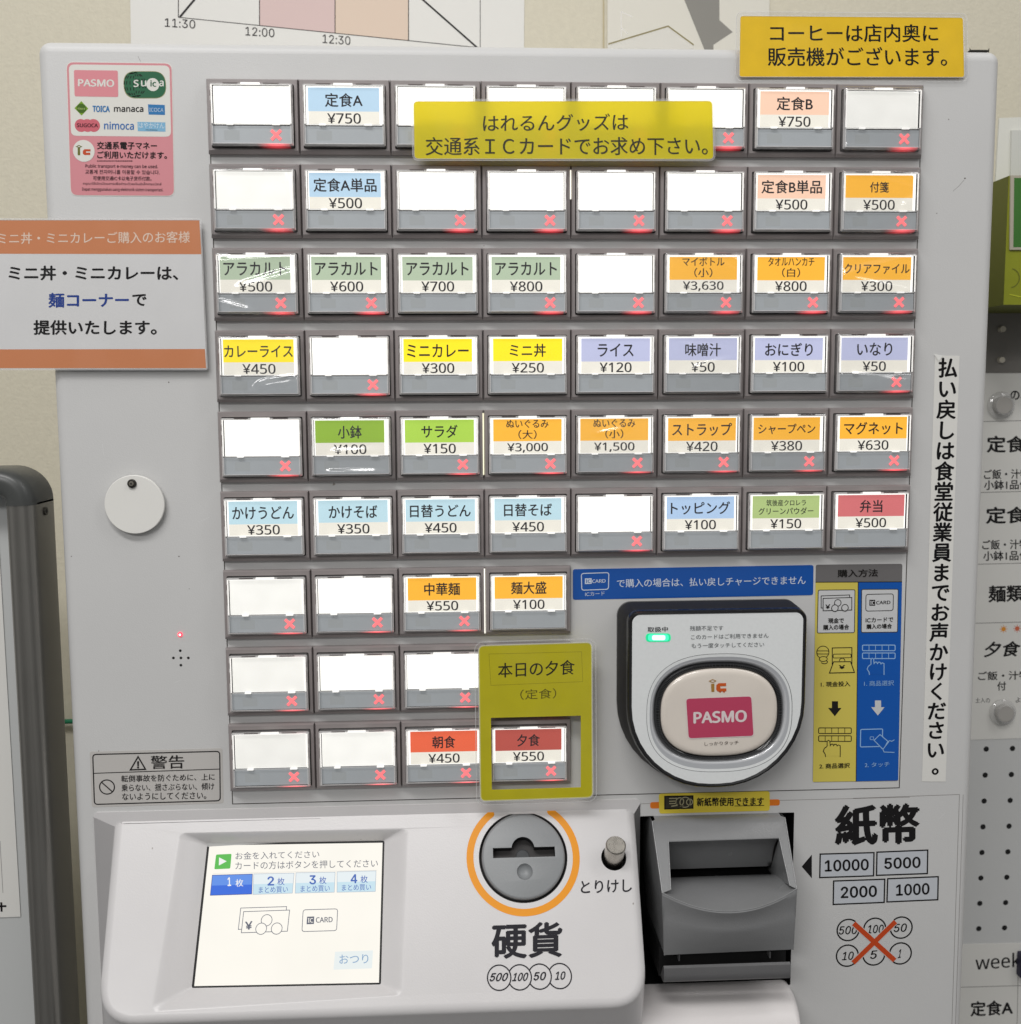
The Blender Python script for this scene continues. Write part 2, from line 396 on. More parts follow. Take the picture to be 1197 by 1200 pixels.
def cap_mesh():
    """clear plastic cover: sloping sides, chamfered rim, thin front, rib and clips"""
    mb = MB(); P_ = lambda l, h: [LP.P(*p, h) for p in l]
    o = rrect(2.75, 3.7, CW - 2.75, 40.0, 1.0, 3); a = rrect(3.0, 3.95, CW - 3.0, 39.6, 1.0, 3); b = rrect(4.2, 4.9, CW - 4.2, 38.4, .7, 3)
    mb.loft([P_(o, -2.5), P_(a, 3.6)], CSIDE)
    mb.loft([P_(a, 3.6), P_(b, 5.0)], CEDGE)
    mb.flat(LP, b, CPANE, 5.0)
    rib = rrect(4.4, 27.0, CW - 4.4, 27.75, .1, 1); mb.flat(LP, rib, CEDGE, 4.7)
    return mb
def tabs_glow_mesh():
    mb = MB()
    for x0, x1, y0, y1 in ((21.2, 32.4, 3.75, 4.95), (12.3, 16.2, 26.9, 27.8), (38.9, 43.4, 26.9, 27.8)):
        mb.plate(LP, rrect(x0, y0, x1, y1, .2, 2), 4.0, 5.25, L((250, 248, 244), .72))  # clips given emission for the backlight caught in clear plastic
    ge = L((246, 243, 238), .8)  # backlight glow along the cover edges, painted as emissive strips
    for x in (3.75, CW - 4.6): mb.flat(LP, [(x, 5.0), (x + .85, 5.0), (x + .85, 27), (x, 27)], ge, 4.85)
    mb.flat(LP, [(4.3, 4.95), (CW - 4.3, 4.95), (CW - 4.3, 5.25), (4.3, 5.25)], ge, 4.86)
    ed = C((232, 230, 230), .2)  # pale strokes painted as glints along the clear edges
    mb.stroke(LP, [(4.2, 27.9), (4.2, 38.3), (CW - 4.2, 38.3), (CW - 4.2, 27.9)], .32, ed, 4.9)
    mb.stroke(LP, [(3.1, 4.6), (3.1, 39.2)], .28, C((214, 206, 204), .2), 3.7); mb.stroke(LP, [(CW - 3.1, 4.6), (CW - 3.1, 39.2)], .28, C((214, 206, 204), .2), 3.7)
    for x0, x1 in ((11.0, 19.5), (34.3, 43.5)):
        mb.flat(LP, [(x0, 3.95), (x1, 3.95), (x1, 4.5), (x0, 4.5)], C((92, 84, 82)), 4.95)
    for x in (3.25, CW - 3.65):
        for y0, y1 in ((8, 11.5), (14, 21)):
            mb.flat(LP, [(x, y0), (x + .4, y0), (x + .4, y1), (x, y1)], C((120, 112, 110)), 4.9 if x < 9 else 4.9)
    return mb
def plate_mesh():
    mb = MB(); mb.plate(LP, rrect(4.0, 28.0, CW - 4.0, 38.3, .3, 2), 0, 3.2, PLATE)
    mb.flat(LP, rrect(10.5, 30.6, 19.6, 36.2, .4, 2), C((182, 187, 189), .5), 3.22)
    mb.flat(LP, [(3.2, 38.6), (CW - 12, 38.6), (CW - 14, 39.3), (3.2, 39.3)], C((30, 27, 27)), 3.4)
    return mb
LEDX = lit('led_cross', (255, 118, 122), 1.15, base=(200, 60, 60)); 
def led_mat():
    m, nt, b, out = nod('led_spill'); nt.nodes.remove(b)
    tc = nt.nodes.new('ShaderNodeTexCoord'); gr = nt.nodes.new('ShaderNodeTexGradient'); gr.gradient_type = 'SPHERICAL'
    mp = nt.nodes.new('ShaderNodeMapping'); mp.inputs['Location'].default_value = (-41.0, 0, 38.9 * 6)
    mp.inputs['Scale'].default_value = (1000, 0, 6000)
    # glow fades from a flattened sphere under the cross: normalised below
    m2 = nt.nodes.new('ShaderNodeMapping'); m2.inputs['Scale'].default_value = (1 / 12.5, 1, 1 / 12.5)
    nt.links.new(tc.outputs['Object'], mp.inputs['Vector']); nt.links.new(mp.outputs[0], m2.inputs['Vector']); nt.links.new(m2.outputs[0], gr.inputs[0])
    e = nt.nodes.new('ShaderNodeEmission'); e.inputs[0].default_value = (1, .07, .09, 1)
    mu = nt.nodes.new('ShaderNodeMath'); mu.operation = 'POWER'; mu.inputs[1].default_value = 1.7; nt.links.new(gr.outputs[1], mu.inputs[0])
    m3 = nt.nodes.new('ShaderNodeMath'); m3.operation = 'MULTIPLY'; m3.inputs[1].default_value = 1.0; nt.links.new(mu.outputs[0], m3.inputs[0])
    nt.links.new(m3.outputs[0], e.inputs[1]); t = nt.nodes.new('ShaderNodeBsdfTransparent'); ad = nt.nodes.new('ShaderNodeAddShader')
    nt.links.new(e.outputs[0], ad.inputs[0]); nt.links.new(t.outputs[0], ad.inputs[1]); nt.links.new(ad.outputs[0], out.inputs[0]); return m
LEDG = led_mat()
def cross_mesh():
    mb = MB(); x, y, d = 40.9, 33.2, 2.75
    mb.stroke(LP, [(x - d, y - d), (x + d, y + d)], 1.75, LEDX, 3.45); mb.stroke(LP, [(x - d, y + d), (x + d, y - d)], 1.75, LEDX, 3.47)
    return mb
def spill_mesh():  # LED glow on the cover edge, painted as fading red emission
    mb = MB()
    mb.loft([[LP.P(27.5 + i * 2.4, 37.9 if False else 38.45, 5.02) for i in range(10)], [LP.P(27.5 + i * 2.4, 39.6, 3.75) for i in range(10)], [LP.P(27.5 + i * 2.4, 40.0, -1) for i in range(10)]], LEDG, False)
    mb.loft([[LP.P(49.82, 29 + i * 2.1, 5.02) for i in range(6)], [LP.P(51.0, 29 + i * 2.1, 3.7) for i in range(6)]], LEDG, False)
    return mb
CREASE = {(2, 7): [(3, 17, 50, 5, 2.2), (3, 18, 50, 27, 2.0)], (2, 0): [(6, 9, 50, 6, 2.6), (16, 25, 51, 15, 2.6), (3, 32, 24, 38, 1.6)], (3, 5): [(14, 10, 52, 15, 2.0), (18, 25, 52, 16, 2.0)],
          (3, 7): [(3, 29, 52, 33, 3.4), (10, 36, 50, 31, 2.4), (4, 7, 50, 6, 1.5)], (2, 5): [(40, 5, 52, 12, 2.0), (30, 24, 51, 26, 1.6)], (1, 7): [(30, 4, 52, 10, 2.6), (40, 25, 52, 18, 2.2), (2, 3.6, 52, 3.6, 1.6)],
          (4, 1): [(14, 25, 46, 24, 2.0), (10, 37, 46, 37, 1.5)], (0, 7): [(4, 39.5, 50, 40.5, 1.8), (34, 5, 52, 9, 1.6)], (1, 0): [(12, 4, 51, 4.5, 1.8), (46, 6, 52, 20, 1.8)], (3, 0): [(24, 36, 50, 31, 3.4), (28, 33, 50, 30, 2.0)], (4, 4): [(14, 15, 34, 12, 1.6)], (4, 6): [(40, 36, 51, 30, 1.6)], (4, 5): [(6, 25.5, 50, 29, 1.7)]}
def film_mesh(key):
    """loose cling film over a button: low swell with sharp creases that catch the ceiling lamps"""
    rnd = random.Random(key[0] * 9 + key[1]); mb = MB(); nx, ny = 54, 44; x0, x1, y0, y1 = 1.0, CW - 1.0, 1.4, 41.8
    a1, p1, dr = rnd.uniform(.15, .35), rnd.uniform(0, 6), rnd.uniform(-.6, .6); rows = []
    for j in range(ny + 1):
        row_ = []
        for i in range(nx + 1):
            s, t = i / nx, j / ny; x, y = x0 + (x1 - x0) * s, y0 + (y1 - y0) * t; e = min(s * 1.25, (1 - s) * 1.25, t, 1 - t); edge = min(1, e * 12) ** .5
            h = 5.5 + a1 * math.sin(6.5 * (t + dr * s) + p1)
            for ax, ay, bx, by, w in CREASE[key]:
                dx, dy = bx - ax, by - ay; L2 = dx * dx + dy * dy; u = ((x - ax) * dx + (y - ay) * dy) / L2; uc = min(1, max(0, u))
                d = math.hypot(x - ax - uc * dx, y - ay - uc * dy); h += .85 * w * math.exp(-(d / w) ** 2) * (.85 + .15 * math.sin(3 + 5 * uc + w * 5)) * min(1, .35 + 4 * uc, .35 + 4 * (1 - uc))
            row_.append(LP.P(x, y, .1 + h * edge if edge < 1 else h))
        rows.append(row_)
    mb.loft(rows, FILM, False); return mb
BLU, PEA, ORA, GRY, YEL, LAV = (172, 200, 220), (236, 196, 170), (242, 176, 48), (168, 184, 158), (252, 226, 4), (180, 184, 214)
GRN, LGR, SKY_, TOP_, POW, RED, BRK, DRD = (138, 176, 42), (164, 202, 72), (180, 210, 220), (166, 192, 222), (166, 186, 120), (200, 106, 108), (222, 96, 62), (172, 76, 66)
N = None
# name, price, colour, cross lit, colour words; None = blank lit button
B_ = {}
def row(r, *cells):
    for c, k in enumerate(cells): B_[(r, c)] = k
x_ = ('', '', N, True)
row(0, x_, ('定食A', '¥750', BLU, False), x_, x_, x_, x_, ('定食B', '¥750', PEA, False), x_)
row(1, x_, ('定食A単品', '¥500', BLU, False), x_, x_, x_, x_, ('定食B単品', '¥500', PEA, False), ('付箋', '¥500', ORA, True))
row(2, ('アラカルト', '¥500', GRY, True), ('アラカルト', '¥600', GRY, True), ('アラカルト', '¥700', GRY, False), ('アラカルト', '¥800', GRY, True), x_, ('マイボトル|（小）', '¥3,630', ORA, True), ('タオルハンカチ|（白）', '¥800', ORA, True), ('クリアファイル', '¥300', ORA, True))
row(3, ('カレーライス', '¥450', YEL, False), x_, ('ミニカレー', '¥300', YEL, False), ('ミニ丼', '¥250', YEL, False), ('ライス', '¥120', LAV, False), ('味噌汁', '¥50', LAV, False), ('おにぎり', '¥100', LAV, False), ('いなり', '¥50', LAV, True))
row(4, x_, ('小鉢', '¥100', GRN, False), ('サラダ', '¥150', LGR, True), ('ぬいぐるみ|（大）', '¥3,000', ORA, True), ('ぬいぐるみ|（小）', '¥1,500', ORA, True), ('ストラップ', '¥420', ORA, True), ('シャープペン', '¥380', ORA, True), ('マグネット', '¥630', ORA, True))
row(5, ('かけうどん', '¥350', SKY_, False), ('かけそば', '¥350', SKY_, False), ('日替うどん', '¥450', SKY_, False), ('日替そば', '¥450', SKY_, False), x_, ('トッピング', '¥100', TOP_, False), ('筑後産クロレラ|グリーンパウダー', '¥150', POW, False), ('弁当', '¥500', RED, False))
row(6, x_, x_, ('中華麺', '¥550', ORA, True), ('麺大盛', '¥100', ORA, False))
row(7, x_, x_, x_, x_)
row(8, x_, x_, ('朝食', '¥450', BRK, True), ('夕食', '¥550', DRD, True))
WORDS = {BLU: 'pale blue', PEA: 'peach', ORA: 'orange', GRY: 'grey-green', YEL: 'yellow', LAV: 'lavender', GRN: 'dark green', LGR: 'light green', SKY_: 'sky blue', TOP_: 'blue', POW: 'olive green', RED: 'dusty red', BRK: 'red-orange', DRD: 'dark red'}
FILMS = set(CREASE)
DIM = {(0, 0): .74, (0, 7): .60, (1, 0): .76, (8, 0): .54, (8, 1): .66, (7, 0): .58, (6, 0): .64, (0, 6): .8, (4, 0): .9, (1, 5): .8, (7, 1): .9}
protos = {}
def proto(name, mbf, key, parent, sub, **k):
    """first use builds the part, later uses copy it"""
    if key not in protos:
        o = mbf().build(name, parent, local=(0, 0, 0), **k); protos[key] = o
        o.location = sub; return o
    o = protos[key].copy(); COL.objects.link(o); o.parent = parent; o.location = sub; return o
def label_mesh(r, c, name, price, colr):
    mb = MB(); rnd = random.Random(r * 31 + c); s = DIM.get((r, c), 1.0)
    g = rnd.uniform(.93, 1.02) * s
    if colr is None:
        mb.flat(LP, rrect(4.8, 5.2, CW - 4.8, 27.2, .4, 2), L((252, 251, 246), round(.95 * (.5 + .5 * g), 2)), 2.9)
        mb.flat(LP, rrect(5.1 + rnd.uniform(-.2, .3), 5.7, CW - 5.2, 26.8, .2, 2), lit('blank_label', (253, 252, 246), 1.0 * g, noise=.14 if s < 1 else .03, nscale=28), 3.0)
        return mb
    mb.flat(LP, rrect(4.7, 5.0, CW - 4.7, 27.3, .4, 2), L((253, 252, 248), .95), 2.9)
    x0 = 5.2 + rnd.uniform(0, .9); x1 = x0 + 42.8 - rnd.uniform(0, 1.2); y0, ym, y1 = 5.8, 19.6 + rnd.uniform(-.4, .3), 26.9
    k = .78
    mb.flat(LP, [(x0, y0), (x1, y0), (x1, ym), (x0, ym)], L(colr, k), 3.02)
    mb.flat(LP, [(x0, ym), (x1, ym), (x1, y1), (x0, y1)], L((226, 222, 210), k), 3.02)
    mid = (x0 + x1) / 2; ink = C((44, 42, 46), .7); inkn = ink
    ls = name.split('|')
    if len(ls) == 1:
        n = len(name); wch = min(7.6, 41.5 / n); hw = n * wch / 2 - .3; hh = 8.0 if n < 6 else 7.2
        if name in ('付箋', 'シャープペン'): hw *= .8 if n == 2 else .88; hh = 6.4
        if name == 'クリアファイル': hh = 6.2
        mb.text(LP, name, inkn, 3.12, ab=(mid - hw, 12.9 - hh / 2, mid + hw, 12.9 + hh / 2), bold=.017)
    else:
        two = 'クロレラ' in name; n = len(ls[0])
        hw = n * (4.1 if n > 6 else 5.2) / 2 + (0 if not two else 1)
        mb.text(LP, ls[0], inkn, 3.12, ab=(mid - hw * (.82 if two else 1), 8.2 if two else 6.0, mid + hw * (.82 if two else 1), 12.2 if two else 11.2), bold=.014)
        if two: mb.text(LP, ls[1], inkn, 3.12, ab=(mid - 17.5, 13.2, mid + 17.5, 17.6), bold=.014)
        else: mb.text(LP, ls[1], inkn, 3.12, ab=(mid - 5.6, 12.4, mid + 5.6, 18.0), bold=.01)
    n = len(price); hw = n * 4.95 / 2
    if ',' in price: hw = 12.6
    mb.text(LP, price, ink, 3.12, ab=(mid - hw, 20.4, mid + hw, 26.4), bold=.014)
    return mb
for (r, c), (name, price, colr, lit_x) in B_.items():
    base = (c * CW, r * RH, 0)
    if 'bezel' not in protos:
        bz = bezel_mesh().build('selection_button', machine, local=base, smooth=25); protos['bezel'] = bz
    else:
        bz = protos['bezel'].copy(); COL.objects.link(bz); put(bz, machine, W(base))
    if colr is not None: bz['label'] = 'lit button with %s strip reading %s, %s' % (WORDS[colr], name.replace('|', ''), price)
    lb = label_mesh(r, c, name, price, colr).build('price_label', bz, local=(0, 0, 0)); lb.location = (0, 0, 0)
    proto('status_plate', plate_mesh, 'plate', bz, (0, 0, 0))
    proto('clear_cover', cap_mesh, 'cap', bz, (0, 0, 0))
    proto('clip_and_edge_glow', tabs_glow_mesh, 'tabs', bz, (0, 0, 0))
    if lit_x:
        proto('sold_out_cross', cross_mesh, 'cross', bz, (0, 0, 0)); proto('red_led_glow', spill_mesh, 'spill', bz, (0, 0, 0))
    if (r, c) in FILMS:
        f = film_mesh((r, c)).build('wrap_film', bz, local=(0, 0, 0), smooth=60); f.location = (0, 0, 0)
gl = MB()                      # light leaking through the gap between two button blocks
for r, a, b, col in ((1, 3, 20, (255, 250, 235)), (4, 2, 40, (250, 246, 214)), (6, 1, 42, (255, 252, 240)), (7, 2, 42, (255, 252, 240)), (1, 0, 0, None)):
    if col is None: continue
    X = (4 if r == 1 else 3) * CW - .25
    if r == 1: X = 4 * CW - .25
    gl.box((X - .35, r * RH + a, -.25), (X + .35, r * RH + b, 1), L(col, .9))
gl.build('light_gap', machine)

# ---------------------------------------------------------------- left side: key cover, lamp, speaker
def keys():
    c = PANEL.at(160, 590.5); mb = MB(); mb.plate(PANEL, ell(c[0], c[1], 18.0, 18.0, 64), 2.2, 4.2, solid('cover_disc', (232, 231, 226), .4, noise=.01, nscale=30), bev=.4)
    d = mb.build('keyhole_cover', machine, 40)
    k = PANEL.at(157.5, 566); lk = MB(); lk.plate(PANEL, ell(k[0], k[1], 2.7, 2.7, 24), 0, 5.6, C((52, 50, 46), .3), bev=.5); lk.plate(PANEL, ell(k[0], k[1], 1.5, 1.5, 16), 5.6, 6.4, C((110, 106, 98), .3), bev=.3)
    lk.disc(PANEL, k, .6, HOLE, 6.42, 12); lk.build('cover_screw', d, 40)
    p = PANEL.at(211.5, 743.5); l = MB(); l.plate(PANEL, ell(p[0], p[1], 1.5, 1.5, 20), 0, .9, lit('led_red', (255, 50, 70), 2.2), bev=.7); l.disc(PANEL, p, .75, lit('led_core', (255, 225, 225), 1.6), .95, 14)
    l.build('red_pilot_lamp', machine, 50)
    s = MB()
    for x, y in ((211.5, 762.5), (203.5, 771), (212.3, 771), (221, 771), (212.3, 779.5)):
        s.disc(PANEL, PANEL.at(x, y), .85, HOLE, .06, 16)
    s.build('speaker_hole', machine)
    k = MB(); dk, sc_ = C((96, 90, 84), .6), C((226, 226, 226), .5)
    for x, y, r in ((1131, 209, .5), (293, 761, .35), (353, 768, .35), (290, 864, .3), (210, 652, .4), (141, 881, .35), (84, 652, .3), (198, 448, .4), (1112, 140, .35), (116, 880, .3), (222, 690, .25), (1098, 250, .3)):
        k.disc(PANEL, PANEL.at(x, y), r, dk, .04, 9)
    for p in (((1117, 224), (1124, 218), (1130, 211)), ((162, 66), (165, 72)), ((232, 612), (246, 606)), ((1100, 960), (1108, 952)), ((120, 520), (122, 534)), ((205, 800), (212, 797))):
        k.stroke(PANEL, PANEL.pp(p), .16, sc_ if p[0][1] > 400 else dk, .04)
    k.build('paint_chip', machine)
keys()
# ---------------------------------------------------------------- printed stickers that belong to the machine
def pay_sticker():
    z = zm(60, 60, 6.65); mb = MB(); P = PANEL; q = lambda *p: P.pp(z(p)); pink = C((214, 142, 149), .4, .3); wh = C((224, 223, 216), .4, .3)
    def t(s, x0, y0, x1, y1, h, mat=BLACK, hh=.42, **k):
        (a, b), (c, d) = z([(x0, y0), (x1, y1)]); mb.text(P, s, mat, hh, px=(a, b, c, d, h / 6.65), **k)
    mb.plate(P, rquad(q((118, 82), (945, 92), (965, 1132), (153, 1127)), 4.2), 0, .18, wh)
    mb.flat(P, rquad(q((123, 87), (940, 97), (960, 1127), (157, 1122)), 4), pink, .24)
    mb.flat(P, rquad(q((140, 104), (925, 113), (937, 668), (158, 660)), 3.2), wh, .30)
    pk2 = C((219, 140, 148), .4); gr = C((34, 98, 66), .4); bl = C((46, 118, 176), .4)
    mb.flat(P, rquad(q((180, 148), (522, 152), (526, 358), (186, 353)), 1), pk2, .36)
    t('PASMO', 212, 247, 495, 252, 58, wh, bold=.035)
    mb.flat(P, rquad(q((562, 157), (892, 157), (903, 370), (572, 370)), 7.2, 8), C((150, 150, 110)), .34)
    mb.flat(P, rquad(q((567, 161), (888, 161), (899, 365), (577, 365)), 7.0, 8), gr, .37)
    dk = C((16, 22, 18)); g0 = P.at(*z([(655, 262)])[0])
    for rx in (.8, 2.8, 4.8, 6.2):
        for k_ in range(12):
            a0 = k_ * 30
            mb.ring(P, g0, rx, .5, dk, .40, 4, a0, a0 + 17, ry=6.9)
    for s_, x0, x1 in (('S', 645, 685), ('u', 703, 745), ('a', 845, 880)): t(s_, x0, 253, x1, 253, 56 if s_ == 'S' else 46, wh, .44, bold=.03)
    mb.disc(P, P.at(*z([(795, 262)])[0]), 6.2 / 1.0 * .55 + .3, wh, .42); t('ic', 776, 252, 822, 255, 50, gr, .46, bold=.03)
    mb.flat(P, q((238, 390), (292, 448), (240, 502), (184, 445)), C((122, 160, 40)), .36); mb.disc(P, P.at(*z([(239, 447)])[0]), 2.7, C((70, 104, 30)), .39); t('Kitaca', 212, 448, 266, 448, 16, C((190, 210, 130)), .42)
    t('TOICA', 325, 450, 460, 452, 50, bl, bold=.05); t('manaca', 492, 455, 722, 456, 38, bold=.03)
    mb.flat(P, q((757, 415), (888, 420), (890, 498), (762, 495)), bl, .36); t('ICOCA', 768, 457, 878, 460, 30, C((200, 215, 228)), .42)
    for i, xx in enumerate((236, 285, 334)): mb.disc(P, P.at(*z([(xx, 580)])[0]), 3.7, C((206, 104, 116)), .35 + i * .01)
    t('SUGOCA', 203, 578, 368, 580, 30, C((60, 20, 30)), .42, bold=.03); t('nimoca', 415, 580, 648, 583, 62, C((60, 112, 178)), bold=.02)
    mb.flat(P, q((675, 552), (892, 556), (894, 628), (678, 624)), C((128, 180, 212)), .36); t('はやかけん', 685, 578, 885, 582, 44, C((214, 228, 236)), .42)
    mb.flat(P, q((738, 612), (832, 614), (832, 618), (738, 616)), C((50, 70, 90)), .42)
    mb.disc(P, P.at(*z([(257, 778)])[0]), 6.3, wh, .36, 36)
    ol = C((110, 112, 50)); rd = C((196, 78, 40))
    mb.flat(P, q((210, 752), (229, 752), (229, 812), (210, 812)), ol, .42); mb.stroke(P, q((200, 745), (220, 735), (240, 745), (220, 752)), .4, ol, .42, True)
    mb.flat(P, q((310, 765), (262, 765), (250, 778), (250, 800), (262, 810), (308, 810), (308, 792), (275, 792), (275, 782), (310, 782)), rd, .42)
    t('交通系電子マネー', 360, 735, 828, 738, 60, bold=.022); t('ご利用いただけます。', 362, 808, 905, 812, 58, bold=.022)
    x = 362
    while x < 625:
        w2 = random.uniform(6, 14); mb.flat(P, q((x, 852), (x + w2, 852), (x + w2, 860), (x, 860)), C((90, 50, 56)), .42); x += w2 + 4
    ink = C((58, 34, 40))
    t('Public transport e-money can be used.', 270, 898, 835, 903, 34, ink, bold=.01); t('교통계 전자머니를 이용할 수 있습니다.', 268, 940, 848, 945, 34, ink, bold=.008)
    t('可使用交通IC卡以电子货币付款。', 330, 990, 785, 994, 34, ink, bold=.008); t('กรุณาใช้บัตรโดยสารเพื่อชำระด้วยเงินอิเล็กทรอนิกส์', 252, 1033, 862, 1038, 28, ink)
    t('Dapat menggunakan uang elektronik sistem transportasi.', 245, 1078, 875, 1084, 32, ink, bold=.004)
    mb.build('payment_sticker', machine)
pay_sticker()
def warn_sticker():
    z = zm(80, 860, 2.9925); mb = MB(); P = PANEL; q = lambda *p: P.pp(z(p)); ink = C((40, 38, 38))
    def t(s, x0, y0, x1, y1, h, **k):
        (a, b), (c, d) = z([(x0, y0), (x1, y1)]); mb.text(P, s, ink, .3, px=(a, b, c, d, h / 2.9925), **k)
    mb.plate(P, rquad(q((76, 62), (541, 50), (546, 243), (84, 257)), 1.5), 0, .15, C((196, 193, 189), .35, .3))
    mb.stroke(P, rquad(q((87, 72), (532, 61), (534, 234), (93, 247)), 2.2), .75, ink, .22, True)
    mb.stroke(P, q((88, 138), (533, 123)), .55, ink, .22)
    mb.stroke(P, q((246, 80), (272, 124), (219, 126)), .9, ink, .22, True); t('!', 242, 108, 250, 108, 26, bold=.05)
    t('警告', 290, 100, 408, 97, 47, bold=.012)
    c = P.at(*z([(137, 186)])[0]); mb.ring(P, c, 4.6, .75, ink, .22); mb.stroke(P, [(c[0] - 3.2, c[1] - 3.2), (c[0] + 3.2, c[1] + 3.2)], .75, ink, .24)
    t('転倒事故を防ぐために、上に', 187, 157, 515, 150, 24, bold=.012); t('乗らない、揺さぶらない、傾け', 188, 189, 513, 183, 25, bold=.012); t('ないようにしてください。', 190, 220, 485, 215, 25, bold=.012)
    mb.build('warning_sticker', machine)
warn_sticker()
FLD = Pl((0, 0, 4.45))      # surface of the button field plate
def card_icon(mb, P, q4, ink, h, box, card, z, wd_=.45, boxin=None, inkbox=None):
    mb.stroke(P, rquad(P.pp(z(q4)), 1.6), wd_, ink, h, True)
    mb.flat(P, P.pp(z(box)), inkbox or ink, h)
    (x0, y0), (x1, y1) = box[0], box[2]; pz = z([((x0 + 4), (y0 + y1) / 2), ((x1 - 4), (y0 + y1) / 2)])
    hh = (z([(0, y1)])[0][1] - z([(0, y0)])[0][1]) * .62
    mb.text(P, 'IC', boxin or C((225, 226, 228)), h + .08, px=(*pz[0], *pz[1], hh), bold=.02)
    a, b, c_, d, hh = card; pz = z([(a, b), (c_, d)]); mb.text(P, 'CARD', ink, h + .04, px=(*pz[0], *pz[1], z([(0, hh)])[0][1] - z([(0, 0)])[0][1]), bold=.02)
def banner():
    z = zm(650, 640, 3.627); mb = MB(); P = FLD; bl = C((22, 84, 168), .3, .5); wh = C((206, 216, 230))
    mb.plate(P, rquad(P.pp(z([(78, 98), (1101, 80), (1099, 208), (78, 228)])), 1.6), 0, .2, bl)
    def t(s, x0, y0, x1, y1, h, **k):
        (a, b), (c, d) = z([(x0, y0), (x1, y1)]); mb.text(P, s, wh, .3, px=(a, b, c, d, h / 3.627), **k)
    t('で購入の場合は、払い戻しチャージできません', 265, 158, 1067, 144, 36, bold=.008); t('ICカード', 130, 204, 213, 200, 17)
    card_icon(mb, P, [(114, 116), (231, 112), (229, 183), (116, 187)], wh, .3, [(129, 137), (158, 136), (158, 160), (129, 161)], (160, 149, 217, 147, 15), z, .55, bl)
    mb.build('card_notice', machine)
banner()
def hand_icon(mb, P, z, ox, oy, ink, h):
    q = lambda *p: P.pp(z([(ox + x, oy + y) for x, y in p]))
    mb.stroke(P, q((0, 30), (0, 5), (6, -2), (14, 2), (16, 26), (22, 18), (30, 18), (34, 26), (40, 18), (48, 20), (52, 28), (58, 22), (68, 26), (68, 85)), .55, ink, h)
    mb.stroke(P, q((0, 30), (-14, 40), (-20, 55), (-10, 70), (-8, 85)), .55, ink, h)
def rows_icon(mb, P, z, y0, x0, ink, h):
    for yy in (y0, y0 + 41):
        mb.stroke(P, rquad(P.pp(z([(x0, yy), (x0 + 170, yy), (x0 + 170, yy + 29), (x0, yy + 29)])), .8), .6, ink, h, True)
        for k in range(1, 5): mb.stroke(P, P.pp(z([(x0 + 34 * k, yy), (x0 + 34 * k, yy + 29)])), .4, ink, h + .03)
def notes_icon(mb, P, z, o, ink, fill, h, yen, wd_=.5):
    back, front, circ, r = o
    mb.flat(P, P.pp(z(back)), fill, h); mb.stroke(P, P.pp(z(back)), wd_, ink, h + .03, True)
    mb.flat(P, P.pp(z(front)), fill, h + .06); mb.stroke(P, P.pp(z(front)), wd_, ink, h + .09, True)
    for i, (x, y) in enumerate(circ):
        c = P.at(*z([(x, y)])[0]); rr = abs(P.at(*z([(x + r, y)])[0])[0] - c[0])
        mb.disc(P, c, rr, fill, h + .12 + .06 * i); mb.ring(P, c, rr, wd_, ink, h + .15 + .06 * i)
    a, b, c_, d, hh = yen; pz = z([(a, b), (c_, d)]); mb.text(P, '¥', ink, h + .14, px=(*pz[0], *pz[1], z([(0, hh)])[0][1] - z([(0, 0)])[0][1]), bold=.03)
